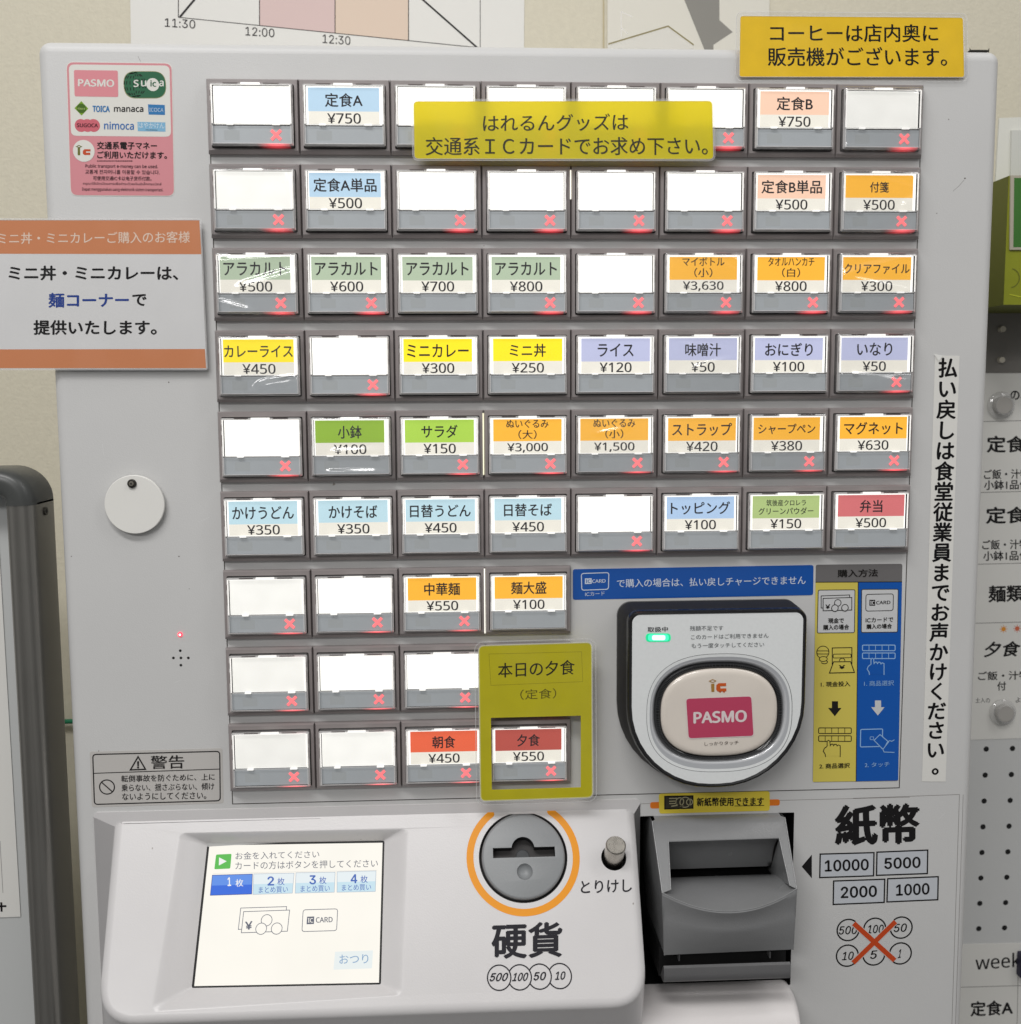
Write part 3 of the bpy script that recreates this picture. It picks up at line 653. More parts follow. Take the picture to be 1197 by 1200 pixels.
def guide():
    z = zm(945, 655, 4.442); mb = MB(); P = FLD; q = lambda *p: P.pp(z(p))
    ye, bl, gy, wh, ink, lb = C((214, 198, 92), .35, .4), C((20, 88, 176), .35, .4), C((112, 110, 110), .35, .4), C((206, 207, 208), .4), C((30, 28, 26)), C((148, 186, 226))
    def t(s, x0, y0, x1, y1, h, m=ink, **k):
        (a, b), (c, d) = z([(x0, y0), (x1, y1)]); mb.text(P, s, m, .5, px=(a, b, c, d, h / 4.442), **k)
    mb.plate(P, rquad(q((50, 30), (500, 25), (478, 1155), (33, 1162)), 1.4), 0, .2, gy)
    mb.flat(P, q((48, 122), (269, 121), (257, 1157), (34, 1160)), ye, .26); mb.flat(P, q((272, 121), (498, 120), (478, 1152), (261, 1157)), bl, .26)
    mb.stroke(P, q((48, 121), (498, 119)), .5, ink, .3); mb.stroke(P, q((270, 121), (259, 1157)), .5, ink, .33)
    t('購入方法', 162, 75, 372, 71, 40, bold=.02)
    for bx in (((62, 162), (253, 160), (250, 383), (57, 385)), ((288, 158), (478, 157), (474, 380), (286, 382))):
        mb.flat(P, rquad(q(*bx), 1), wh, .32); mb.stroke(P, rquad(q(*bx), 1), .5, C((60, 60, 56)), .36, True)
    notes_icon(mb, P, z, ([(77, 192), (225, 187), (225, 250), (77, 255)], [(87, 205), (236, 200), (236, 265), (87, 269)], [(163, 228), (148, 255), (200, 253)], 17), ink, wh, .38, (98, 248, 124, 247, 24))
    t('現金で', 113, 321, 195, 319, 28, bold=.03); t('購入の場合', 87, 356, 222, 353, 28, bold=.03)
    card_icon(mb, P, [(310, 184), (453, 181), (451, 268), (309, 271)], ink, .4, [(328, 212), (358, 212), (358, 243), (328, 243)], (363, 227, 437, 225, 18), z)
    t('ICカードで', 308, 318, 452, 314, 25, bold=.02); t('購入の場合', 312, 352, 445, 348, 26, bold=.03)
    c = P.at(*z([(86, 485)])[0]); mb.ring(P, c, 4.0, .5, ink, .3); mb.stroke(P, rquad(q((55, 478), (117, 478), (117, 494), (55, 494)), .8), .45, ink, .33, True)
    c2 = P.at(*z([(88, 520)])[0]); mb.disc(P, c2, 2.6, ye, .35, ry=1.6); mb.ring(P, c2, 2.6, .45, ink, .4, ry=1.6); mb.ring(P, P.at(*z([(94, 536)])[0]), 2.0, .45, ink, .4, 16, -60, 170, ry=1.1)
    mb.stroke(P, q((135, 463), (237, 461), (237, 545), (135, 547)), .6, ink, .3, True); mb.stroke(P, rquad(q((140, 495), (233, 494), (233, 513), (140, 515)), .8), .45, ink, .33, True)
    mb.flat(P, q((142, 535), (230, 534), (250, 590), (120, 593)), ye, .38); mb.stroke(P, q((142, 535), (230, 534), (250, 590), (120, 593)), .6, ink, .42, True); mb.ring(P, P.at(*z([(186, 530)])[0]), 1.8, .45, ink, .42, 14, 180, 360)
    t('¥', 168, 562, 202, 561, 20, bold=.04)
    t('1. 現金投入', 75, 652, 228, 648, 27, bold=.016)
    for dx, dy, m in ((0, 0, ink), (224, -4, wh)):
        mb.flat(P, q(*[(x + dx, y + dy) for x, y in ((133, 740), (165, 740), (165, 775), (183, 775), (148, 818), (113, 775), (133, 775))]), m, .32)
    rows_icon(mb, P, z, 879, 64, ink, .3); mb.flat(P, q((108, 940), (124, 938), (124, 970), (176, 965), (176, 1025), (100, 1025), (92, 990), (108, 970)), ye, .36); hand_icon(mb, P, z, 108, 945, ink, .4)
    t('2. 商品選択', 67, 1078, 226, 1073, 27, bold=.016)
    rows_icon(mb, P, z, 448, 292, lb, .3); mb.flat(P, q((336, 515), (352, 512), (352, 545), (404, 540), (404, 600), (328, 600), (320, 565), (336, 545)), bl, .36); hand_icon(mb, P, z, 336, 518, lb, .4)
    t('1. 商品選択', 300, 648, 455, 644, 27, lb)
    mb.stroke(P, rquad(q((283, 887), (397, 884), (395, 975), (281, 978)), .8), .6, lb, .3, True); mb.stroke(P, rquad(q((332, 925), (350, 925), (350, 940), (332, 940)), .5), .35, lb, .32, True)
    cq = q((383, 913), (428, 952), (398, 990), (352, 943)); mb.flat(P, cq, bl, .36); mb.stroke(P, cq, .55, lb, .4, True)
    mb.stroke(P, q((410, 975), (420, 955), (432, 945), (445, 948), (458, 940)), .5, lb, .42); mb.stroke(P, q((396, 985), (404, 1004), (458, 1006)), .5, lb, .42)
    t('2. タッチ', 303, 1072, 432, 1067, 25, lb)
    mb.build('guide_sticker', machine)
guide()
def prints():
    z = zm(960, 930, 5.714); mb = MB(); P = PANEL; q = lambda *p: P.pp(z(p)); ink = C((26, 25, 26)); fl = C((196, 200, 206))
    def t(s, x0, y0, x1, y1, h, **k):
        (a, b), (c, d) = z([(x0, y0), (x1, y1)]); mb.text(P, s, ink, .12, px=(a, b, c, d, h / 5.714), **k)
    t('紙幣', 105, 214, 675, 198, 276, bold=.04)
    for bx in (((8, 405), (368, 395), (365, 550), (5, 562)), ((388, 392), (728, 378), (725, 535), (385, 547)), ((98, 585), (440, 573), (436, 728), (95, 742)), ((460, 570), (798, 556), (795, 710), (455, 725))):
        mb.flat(P, q(*bx), fl, .05); mb.stroke(P, q(*bx), .95, ink, .09, True)
    t('10000', 38, 484, 333, 474, 78, bold=.03); t('5000', 437, 468, 680, 459, 76, bold=.03); t('2000', 145, 662, 388, 652, 78, bold=.03); t('1000', 515, 646, 740, 636, 78, bold=.03)
    mb.flat(P, P.pp([(939.7, 1015.5), (951.6, 1001.4), (951.6, 1029.2)]), ink, .08)
    for (x, y), s, x0, x1 in (((195, 913), '500', 135, 256), ((373, 905), '100', 327, 432), ((550, 897), '50', 503, 588), ((190, 1085), '10', 158, 232), ((367, 1077), '5', 345, 388), ((545, 1070), '1', 532, 552)):
        mb.ring(P, P.at(*z([(x, y)])[0]), 7.4, 1.0, ink, .07, 40); t(s, x0, y + 3, x1, y - 1, 56, bold=.02, shear=.18 * 40 / (x1 - x0) * 1.6)
    rd = C((196, 74, 34), .5)
    for wd_, m, h in ((4.2, PAINT, .15), (3.4, rd, .2)):
        mb.stroke(P, q((232, 868), (506, 1116)), wd_, m, h); mb.stroke(P, q((512, 856), (228, 1132)), wd_, m, h + .02)
    mb.build('banknote_print', machine)
prints()

# ---------------------------------------------------------------- card reader
def reader():
    mb = MB(); n = 10
    base = rrect(245.6, 317.0, 361, 435, (9, 8, 56, 54), n); rim = rrect(248.6, 318.4, 360.4, 431.4, (7, 7, 53, 52), n)
    face = rrect(251.4, 320.8, 357.6, 428.6, (5, 5, 51, 50), n)
    RF = Pl((0, 0, 5)); P_ = lambda l, h: [RF.P(*p, h) for p in l]
    mb.loft([P_(base, -1), P_(base, 3)], RBLACK); mb.loft([P_(base, 3), P_([(a[0] * .35 + b[0] * .65, a[1] * .35 + b[1] * .65) for a, b in zip(base, rim)], 18), P_(rim, 22)], RGREY)
    mb.loft([P_(rim, 22), P_(inset(rim, .25), 25.2), P_(inset(rim, .9), 26.4), P_(inset(rim, 1.8), 26.6), P_(face, 26.0)], RBLACK)
    body = mb.build('card_reader', machine, 35, True)
    FP = Pl((0, 0, 5 - 26.1)); f = MB();     z = zm(735, 715, 5.7)
    def el(x0, x1, y0, y1, e=2.55, nn=72):
        a, b = FP.at(*z([(x0, (y0 + y1) / 2)])[0]), FP.at(*z([(x1, (y0 + y1) / 2)])[0]); c, d = FP.at(*z([((x0 + x1) / 2, y0)])[0]), FP.at(*z([((x0 + x1) / 2, y1)])[0])
        return ell((a[0] + b[0]) / 2, (c[1] + d[1]) / 2, (b[0] - a[0]) / 2, (d[1] - c[1]) / 2, nn, e)
    Q = lambda l, h: [FP.P(*p, h) for p in l]
    e1, e2, e3, e4 = el(130, 1105, 290, 1082), el(152, 1088, 312, 1062), el(186, 1043, 355, 1003), el(226, 1006, 390, 976)
    f.flat(FP, face, SILVER, 0, [e1]); eo = inset(e3, -2.6)
    f.loft([Q(e1, 0), Q(inset(e1, .35), -.25)], C((120, 122, 124), .4)); f.loft([Q(inset(e1, .35), -.25), Q(e2, -.35)], SILVER); f.loft([Q(e2, -.35), Q([((a[0] + b[0]) / 2, (a[1] + b[1]) / 2) for a, b in zip(e2, eo)], -.45), Q(eo, -.6)], SILVD)
    f.loft([Q(inset(e3, -2.6 + 2.5 * t / 7), -.6 - 2.0 * (t / 7) ** 2) for t in range(8)], GLOSSY)
    g = C((90, 94, 96), .5)
    def t(s, x0, y0, x1, y1, h, m=g, hh=.3, pl=FP, mb_=f, **k):
        (a, b), (c, d) = z([(x0, y0), (x1, y1)]); mb_.text(pl, s, m, hh, px=(a, b, c, d, h / 5.7), **k)
    t('取扱中', 137, 129, 273, 126, 34, C((66, 68, 70)), bold=.012); t('残額不足です', 420, 121, 642, 118, 32); t('このカードはご利用できません', 427, 180, 945, 168, 32); t('もう一度タッチしてください', 430, 237, 915, 228, 32)
    f.build('reader_face', body, 40)
    rg = MB(); mid = inset(e3, .9)
    rg.loft([Q(inset(e3, -.1), -3), Q(e3, -.8), Q(mid, .3), Q(inset(e3, 2.2), -.2), Q(inset(e4, -.3), -.9)], RBLACK)
    big = el(186, 1043, 355, 1003, nn=360); b2 = el(226, 1006, 390, 976, nn=360)
    for i in range(0, 360, 2):
        a = Vector(big[i]).lerp(Vector(b2[i]), .25); b = Vector(big[i]).lerp(Vector(b2[i]), .8)
        rg.stroke(FP, [a, b], .28, C((70, 72, 74), .25), .36)
    rg.build('touch_ring', body, 40)
    pad = MB(); rr = []
    for i in range(9):
        s = i / 8; rr.append(Q(inset(e4, 4.2 * (1 - math.cos(s * math.pi / 2))), -1.0 + 2.0 * math.sin(s * math.pi / 2)))
    last = inset(e4, 4.2); cxy = (sum(p[0] for p in last) / len(last), sum(p[1] for p in last) / len(last))
    for s in (.8, .55, .3, .1): rr.append([FP.P(cxy[0] + (p[0] - cxy[0]) * s, cxy[1] + (p[1] - cxy[1]) * s, 1.0 + .3 * (1 - s * s)) for p in last])
    pad.loft(rr, PADM); pad.face(rr[-1], PADM)
    TP = Pl(FP.P(0, 0, 1.36)); h = .05
    zq = lambda *p: TP.pp(z(p)); mg = C((190, 66, 98), .3, .6); wh = C((226, 214, 214), .3, .6)
    pad.flat(TP, rquad(zq((391, 588), (834, 571), (849, 843), (408, 861)), 2.2), wh, h); pad.flat(TP, rquad(zq((395, 592), (830, 576), (845, 839), (412, 856)), 2.0), mg, h + .05)
    t('PASMO', 443, 719, 800, 706, 80, wh, h + .12, TP, pad, bold=.04)
    gd, og = C((166, 126, 62), .4), C((204, 92, 40), .4)
    pad.flat(TP, zq((562, 492), (583, 491), (584, 545), (564, 546)), gd, h); pad.stroke(TP, zq((550, 474), (572, 463), (594, 473), (573, 483)), .4, gd, h, True)
    pad.flat(TP, zq((662, 487), (612, 488), (597, 500), (596, 530), (606, 544), (664, 543), (663, 522), (624, 523), (623, 508), (662, 507)), og, h)
    for x in (622, 648): pad.disc(TP, TP.at(*z([(x, 546)])[0]), .55, og, h, 12)
    t('しっかりタッチ', 518, 894, 745, 884, 25, C((74, 62, 56)), h + .02, TP, pad)
    pad.build('touch_pad', body, 50)
    lm = MB()
    for (x0, x1, y0, y1), col, st, hh in (((125, 292, 155, 211), (20, 205, 140), .85, .2), ((140, 278, 161, 205), (70, 235, 180), .95, .26), ((166, 256, 166, 200), (215, 255, 240), 1.1, .32)):
        q4 = FP.pp(z([(x0, y0), (x1, y0), (x1, y1), (x0, y1)])); r = (q4[3][1] - q4[0][1]) * .46
        lm.flat(FP, rquad(q4, r, 8), lit('lamp_green', col, st), hh)
    lm.build('status_lamp', body)
reader()

# ---------------------------------------------------------------- sloping console with the touch screen and coin slot
TILT = R(36)
FC = Pl((0, 452, 5.5), (1, 0, 0), (0, math.cos(TILT), -math.sin(TILT)))
SC = Pl((39.95, 504.0, -21.5), (math.cos(-.026), 0, math.sin(-.026)), (0, math.cos(R(37.485)), -math.sin(R(37.485))))
def console():
    mb = MB(); s_bot = FC.at(420, 1191)[1]
    xl, xr = FC.at(133, 1050)[0], FC.at(747, 1050)[0]
    tl, tr = FC.at(136, 953), FC.at(742, 940); bl_, brr = FC.at(117.5, 1150), FC.at(756, 1130); ex_ = lambda a, b, t: a[0] + (b[0] - a[0]) * (t - a[1]) / (b[1] - a[1])
    edge = rquad([(ex_(tl, bl_, -1.5), -1.5), (ex_(tr, brr, -1.5), -1.5), (ex_(tr, brr, s_bot), s_bot), (ex_(tl, bl_, s_bot), s_bot)], [6, 6, 22, 24], 8)          # outline of the sloping face before rounding
    rr = 5.0; rings = []
    base = [(-86.4, 446.3), (259.8, 446.3), (262, 672), (-86.4, 672)]
    br = rrect(-86.4, 447.2, 261.5, 660, (3, 3, 14, 14), 8)
    bring = [PANEL.P(*p, -.3) for p in br]; ering = [FC.P(*p, -rr) for p in inset(edge, -.6)]
    clampw = lambda l: [p + FC.n * ((p.z - 4.3) / -FC.n.z) if p.z > 4.3 else p for p in l]
    rings += [bring, [Vector((p.x, p.y, 4.3)) for p in bring], [b.lerp(e, .93) for b, e in zip(bring, ering)] if False else clampw([e.copy() for e in ering])]
    for i in range(1, 7):
        a = i / 6 * math.pi / 2; rings.append(clampw([FC.P(*p, -rr * (1 - math.sin(a))) for p in inset(edge, -.6 + (rr + .6) * (1 - math.cos(a)))]))
    mb.loft(rings, SHELL); face = inset(edge, rr)
    # recess round the screen
    oq = FC.pp([(209, 976), (480, 971), (473, 1167), (176, 1187)]); outer = rquad(oq, 4.5, 6)
    hw, hh = 55.1 + 1.3, 41.5 + 1.1
    scr = rquad([(-hw, -hh), (hw, -hh), (hw, hh), (-hw, hh)], 1.2, 6)
    S3 = [SC.P(*p, .2) for p in scr]; O3 = [FC.P(*p, 0) for p in outer]; rec = []
    for i in range(13):
        l = i / 12; pr = []
        for s, o in zip(S3, O3):
            p = s.lerp(o, l); dep = -(s - FC.o).dot(FC.n); want = -dep * (1 - l) ** 1.4
            pr.append(p + FC.n * (want - (p - FC.o).dot(FC.n)))
        rec.append(pr)
    mb.loft(rec, SHELL)
    cc = FC.at(613.4, 1004); kc = FC.at(719.5, 1005); coin = ell(cc[0], cc[1], 28.0, 28.0, 64); kn = ell(kc[0], kc[1], 8.0, 8.0, 36)
    mb.flat(FC, face, SHELL, 0, [outer, coin, kn])
    for c_, d, m in ((coin, -6, C((70, 68, 68))), (kn, -10, HOLE)):
        mb.loft([[FC.P(*p, 0) for p in c_], [FC.P(*p, -.5) for p in inset(c_, .4)], [FC.P(*p, d) for p in inset(c_, .4)]], m); mb.flat(FC, inset(c_, .4), m, d)
    return mb.build('console', machine, 35, True, weighted=True), cc, kc
con, cc, kc = console()
def screen():
    z = zm(200, 960, 4.275); mb = MB(); P = SC; q = lambda *p: P.pp(z(p)); hw, hh = 55.1, 41.5
    fr = MB(); fr.plate(P, [(-hw - 3, -hh - 3), (hw + 3, -hh - 3), (hw + 3, hh + 3), (-hw - 3, hh + 3)], -2.5, -.4, C((22, 22, 24), .4)); fb = fr.build('touch_screen', machine)
    BGM = lit('screen_white', (254, 250, 240), .86, base=(40, 40, 40), noise=.02, nscale=25)
    E_ = lambda c, s=.82: (lit('screen_%d_%d_%d' % c, c, s, base=(20, 20, 20)))
    mb.flat(P, [(-hw, -hh), (hw, -hh), (hw, hh), (-hw, hh)], BGM, -.3)
    gy, bl, wh, lb = E_((92, 96, 112)), E_((52, 98, 186)), E_((250, 250, 248)), E_((124, 164, 204))
    def t(s, x0, y0, x1, y1, h, m=gy, hh_=.15, **k):
        (a, b), (c, d) = z([(x0, y0), (x1, y1)]); mb.text(P, s, m, hh_, px=(a, b, c, d, h / 4.275), **k)
    mb.flat(P, rquad(q((232, 183), (310, 178), (302, 252), (222, 257)), .8), E_((86, 192, 74)), -.2); mb.flat(P, q((247, 197), (285, 216), (245, 238)), wh, -.1)
    t('お金を入れてください', 330, 189, 750, 173, 37); t('カードの方はボタンを押してください', 328, 238, 1043, 214, 40)
    mb.stroke(P, q((215, 278), (1040, 248)), .2, E_((225, 222, 214)), -.2)
    mb.flat(P, q((212, 287), (413, 278), (410, 330), (206, 339)), E_((92, 146, 238)), -.2); mb.flat(P, q((206, 339), (410, 330), (408, 378), (200, 388)), E_((34, 104, 226)), -.2)
    mb.stroke(P, q((212, 287), (413, 278), (408, 378), (200, 388)), .35, E_((30, 60, 140)), -.12, True)
    for tq in (((420, 277), (622, 270), (612, 370), (414, 380)), ((632, 268), (828, 262), (822, 362), (626, 370)), ((838, 260), (1033, 252), (1028, 355), (836, 362))):
        a, b, c, d = [Vector(p) for p in tq]; m1, m2 = a.lerp(d, .5), b.lerp(c, .5)
        mb.flat(P, q(a, b, m2, m1), E_((238, 247, 250)), -.2); mb.flat(P, q(m1, m2, c, d), E_((206, 234, 246)), -.2); mb.stroke(P, q(*tq), .3, E_((176, 190, 206)), -.12, True)
    t('1', 288, 319, 306, 318, 44, wh, bold=.03); t('枚', 328, 325, 367, 322, 38, wh, bold=.01)
    for s, x, y in (('2', 488, 312), ('3', 698, 303), ('4', 905, 294)):
        t(s, x, y, x + 34, y - 1, 46, bl, bold=.03); t('枚', x + 50, y + 2, x + 86, y, 37, bl, bold=.008); t('まとめ買い', x - 44, y + 46, x + 102, y + 40, 31, bl)
    notes_icon(mb, P, z, ([(352, 449), (582, 438), (572, 545), (338, 556)], [(366, 467), (597, 455), (584, 561), (353, 573)], [(481, 508), (453, 551), (531, 549)], 27), gy, BGM, -.25, (372, 538, 410, 534, 42), .4)
    card_icon(mb, P, [(665, 453), (838, 445), (831, 554), (657, 562)], gy, -.1, [(684, 487), (720, 485), (718, 523), (681, 525)], (728, 503, 812, 499, 27), z, .4, BGM)
    mb.flat(P, q((822, 660), (1012, 650), (1005, 740), (812, 750)), E_((240, 247, 246)), -.24); t('おつり', 843, 698, 988, 692, 46, lb)
    mb.build('lit_display', fb)
screen()
def coin():
    mb = MB(); P = FC; o = ell(cc[0], cc[1], 26.3, 26.3, 72)
    q = [P.at(x, y) for x, y in ((577.7, 994.4), (650, 993.6), (650, 1005.2), (578.3, 1006.2))]
    a0, b0, a1, b1 = q[0][0], (q[0][1] + q[1][1]) / 2, q[1][0], (q[2][1] + q[3][1]) / 2
    hc = P.at(613, 995.5); r = 7.3; dx = math.sqrt(max(0, r * r - (b0 - hc[1]) ** 2)); up = []
    a_s, a_e = math.atan2(b0 - hc[1], dx), math.atan2(b0 - hc[1], -dx)
    if a_e > 0: a_e -= 2 * math.pi
    for i in range(17):
        a = math.pi - 0 + 0
        a = (math.atan2(b0 - hc[1], -dx) % (2 * math.pi)) + ((math.atan2(b0 - hc[1], dx) % (2 * math.pi) + (2 * math.pi if math.atan2(b0 - hc[1], dx) % (2 * math.pi) < math.atan2(b0 - hc[1], -dx) % (2 * math.pi) else 0)) - (math.atan2(b0 - hc[1], -dx) % (2 * math.pi))) * i / 16
        up.append((hc[0] + r * math.cos(a), hc[1] + r * math.sin(a)))
    slot = [(a0, b0), *up, (a1, b0), (a1, b1), (a0, b1)]
    dc = P.at(615, 1022.5); dim = ell(dc[0], dc[1], 5.0, 5.0, 28)
    mb.flat(P, inset(o, 1.6), COIN, 2.6, [slot, dim])
    rr = [[P.P(*p, -5) for p in o]] + [[P.P(*p, 1.0 + 1.6 * math.sin(t * math.pi / 2)) for p in inset(o, 1.6 * (1 - math.cos(t * math.pi / 2)))] for t in (0, .33, .66, 1)]
    mb.loft(rr, COIN)
    mb.loft([[P.P(*p, 2.6) for p in slot], [P.P(*p, 1.2) for p in slot]], COIN); mb.loft([[P.P(*p, 1.2) for p in slot], [P.P(*p, -9) for p in slot]], C((48, 48, 50))); mb.flat(P, slot, HOLE, -8.9)  # deeper slot walls coloured dark to paint the shade inside
    mb.loft([[P.P(dc[0] + (p[0] - dc[0]) * k, dc[1] + (p[1] - dc[1]) * k, 2.6 - d) for p in dim] for k, d in ((1, 0), (.92, 1.1), (.75, 2.2), (.5, 3.0), (.2, 3.4), (.02, 3.45))], COIN)
    o1 = mb.build('coin_slot', machine, 40, True)
    k2 = MB(); k2.rod(P.P(hc[0], hc[1] + 3.0, -8.5), P.P(hc[0], hc[1] + 3.4, -5.5), 6.0, C((84, 86, 88), .35), 24, 4.0); k2.build('coin_guide', o1, 40)
    p = MB(); ink = C((34, 33, 40)); og = C((240, 156, 34), .35)
    p.ring(P, (cc[0], cc[1]), 33.6, 4.4, og, .12, 60, -56, 234)
    for a in (-56, 234): p.disc(P, (cc[0] + 33.6 * math.cos(R(a)), cc[1] + 33.6 * math.sin(R(a))), 2.2, og, .11)
    z = zm(530, 930, 4.617)
    def t(s, x0, y0, x1, y1, h, **k):
        (a, b), (c, d) = z([(x0, y0), (x1, y1)]); p.text(P, s, ink, .22, px=(a, b, c, d, h / 4.617), **k)
    t('硬貨', 213, 800, 597, 788, 194, bold=.028); t('とりけし', 697, 507, 973, 497, 70, bold=.016)
    cs = [P.at(*z([c])[0]) for c in ((255, 996), (366, 994), (474, 990), (583, 987))]
    for i, c in enumerate(cs):
        if i == 0: p.ring(P, c, 7.0, .75, ink, .15, 44)
        else:
            d = c[0] - cs[i - 1][0]; a = math.degrees(math.acos(max(-1, min(1, d / 2 / 7.0)))); p.ring(P, c, 7.0, .75, ink, .15 - .01 * i, 44, -180 + a, 180 - a)
    for s, x0, x1, y in (('500', 207, 302, 994), ('100', 330, 411, 993), ('50', 443, 508, 989), ('10', 560, 613, 986)): t(s, x0, y, x1, y - 2, 46, bold=.03, shear=.16)
    p.build('coin_print', machine)
    kn = MB(); ax = Vector((0, -math.sin(R(50)), -math.cos(R(50)))); b = P.P(kc[0], kc[1], -4); e = b + ax * 19
    kn.rod(b, e - ax * .8, 6.3, STEEL, 36, caps=False); kn.rod(e - ax * .8, e, 6.3, STEEL, 36, 5.6); 
    kn.build('cancel_button', machine, 30, True)
coin()

# ---------------------------------------------------------------- banknote inlet and tray
def bill():
    mb = MB(); XL, XR = 268.3, 354.8
    V = lambda x, v, w: Vector((x, v, w))
    n = 20; xs = [i / n for i in range(n + 1)]
    AL, AR = V(XL, 459.7, -2), V(XR, 459.4, -2); BL, BR = V(269.3, 493.3, -33), V(353.4, 493.0, -33)
    mTL, mTR = V(277.0, 469.6, -11), V(348.6, 469.2, -11); fL, fR = V(274.6, 491.8, -31.8), V(349.6, 491.5, -31.8)
    sL, sR = V(279.5, 500.5, 16), V(352.0, 500.2, 16)
    back = 40
    # hood with a rounded top edge
    top = [[V(XL + 2, 459, back), V(XL + 2, 459.0, 4), AL + V(2, -.2, 2), AL.lerp(mTL, .25), mTL], [V(XR - 2, 459, back), V(XR - 2, 459, 4), AR + V(-2, -.2, 2), AR.lerp(mTR, .25), mTR]]
    mb.loft([[a.lerp(b, t) for t in xs] for a, b in zip(*top)], BILL, False)
    mb.loft([[AL.lerp(mTL, .25), mTL.copy(), mTL.lerp(fL, .5), fL], [AL, AL.lerp(BL, .3), AL.lerp(BL, .6), BL]], BILL, False)
    mb.loft([[AR, AR.lerp(BR, .3), AR.lerp(BR, .6), BR], [AR.lerp(mTR, .25), mTR.copy(), mTR.lerp(fR, .5), fR]], BILL, False)
    mb.face([AL.lerp(mTL, .25), AL, AL + V(2, -.2, 2)], BILL); mb.face([AR.lerp(mTR, .25), AR + V(-2, -.2, 2), AR], BILL)
    # inside of the mouth
    up = []
    for k in range(9):
        t = k / 8; up.append([(mTL.lerp(mTR, s)).lerp(sL.lerp(sR, s), t) + V(0, -2.8 * math.sin(t * math.pi), 2.5 * math.sin(t * math.pi)) for s in xs])
    mb.loft(up, BILL, False)
    sl2, sr2 = sL + V(0, 5.6, 0), sR + V(0, 5.6, 0)
    mb.loft([[sL, sR], [sL + V(0, 0, 22), sR + V(0, 0, 22)], [sl2 + V(0, 0, 22), sr2 + V(0, 0, 22)], [sl2, sr2]], HOLE, False)
    lip = []
    for s in xs: k = 4 * s * (1 - s); lip.append(BL.lerp(BR, s) + V(0, 10.7 * k, -5.0 * k))
    rampb = [sl2.lerp(sr2, s) for s in xs]; ramp = []
    for k in range(9):
        t = k / 8; ramp.append([a.lerp(b, t) + V(0, -2.6 * math.sin(t * math.pi), -1.0 * math.sin(t * math.pi)) for a, b in zip(rampb, lip)])
    mb.loft(ramp, BILL, False)
    for m_, f_, s_, sg in ((mTL, fL, sL, 1), (mTR, fR, sR, -1)):
        mb.loft([[m_.lerp(s_, t) for t in (0, .33, .66, 1)], [f_.lerp(s_ + V(0, 5.6, 0), t) for t in (0, .33, .66, 1)]], BILL, False)
        mb.face([f_, (BL if sg > 0 else BR), (BL if sg > 0 else BR).lerp(s_, .3)], BILL)
    # front below the lip
    DL, DR = V(272.6, 538.2, -24.5), V(354.8, 537.2, -24.5); rows = [lip]
    for t, bul in ((.03, .6), (.12, .4), (.30, .2), (.38, .6), (.5, 1.2), (.75, 1.0), (1, 0)):
        r_ = []
        for i, s in enumerate(xs):
            d = DL.lerp(DR, s); k = 4 * s * (1 - s); p = lip[i].lerp(d, t); p += V(0, 0, -bul - 1.6 * k * (1 - t) * (1 if t > .32 else .2)); r_.append(p)
        rows.append(r_)
    mb.loft(rows, BILL, False)
    for pts_ in ([mTL, mTR], [mTL, fL], [mTR, fR], lip, [AR, AR.lerp(BR, .5), BR], [AL, BL], [BR, DR], [BL, DL]):
        for a_, b_ in zip(pts_, pts_[1:]): mb.rod(a_, b_, .42, BILL, 8, caps=False)
    # slot under the front, and the lower bar
    mb.loft([rows[-1], [p + V(0, .4, 40) for p in rows[-1]]], HOLE, False)
    mb.loft([[V(272, 538, 20), V(353, 538, 20)], [V(272, 560, 20), V(353, 560, 20)]], HOLE, False)
    mb.box((271.2, 538.6, -14), (353.6, 558, 36), HOLE)  # solid black block added in the gap so the slot looks dark
    # sides
    for side, A, B, Dp in ((XL, AL, BL, DL), (XR, AR, BR, DR)):
        l = [A, A.lerp(B, .3), A.lerp(B, .6), B, B.lerp(Dp, .4) + V(0, 0, -1.2), Dp]
        mb.loft([l, [V(p.x + (1.5 if side == XL else -1.5) * 0, p.y, back) for p in l]], BILL, False)
    body = mb.build('banknote_inlet', machine, 32, True)
    b = MB(); x0, x1 = 271.8, 352.6; prof = [(556.5, -16), (547.0, -23.0), (544.6, -25.8), (545.6, -27.4), (550, -27.6), (553.6, -27.2), (555.4, -26), (556.2, -23), (556.6, -17)]
    b.loft([[V(x, v, w) for v, w in prof] for x in (x0, x0 + .01, x1 - .01, x1)], BILLD); 
    for x in (x0, x1): b.face([V(x, v, w) for v, w in prof], BILLD)
    for x, l in ((283, 3.5), (341.5, 3.5)): b.box((x - .4, 541.0, -20), (x + .4, 545, 10), BILLD)
    b.box((303, 542.2, -12), (317, 542.6, 10), C((120, 122, 124)))
    b.build('inlet_bar', body, 40)
    t = MB(); f0 = rrect(225, 576.5, 363.8, 760, (4, 6, 6, 6), 8); rr = 6; rings = [[PANEL.P(*p, -4) for p in f0], [PANEL.P(*p, 1) for p in f0]]
    for i in range(12):
        a = i / 11 * math.pi / 2; rings.append([PANEL.P(p[0], p[1] + 24 * (1 - math.cos(a)) * max(0, min(1, (640 - p[1]) / 60)), 2 + 34 * math.sin(a)) for p in inset(f0, .2 + rr * (1 - math.cos(a)))])
    t.loft(rings, TRAYW); t.face(rings[-1], TRAYW)
    t.build('receipt_tray', machine, 40, True)
    s = MB(); P = PANEL; z = zm(740, 920, 4.286); q = lambda *p: P.pp(z(p)); ye = C((226, 204, 66), .35, .4); og = C((224, 122, 40), .4); ink = C((30, 28, 24))
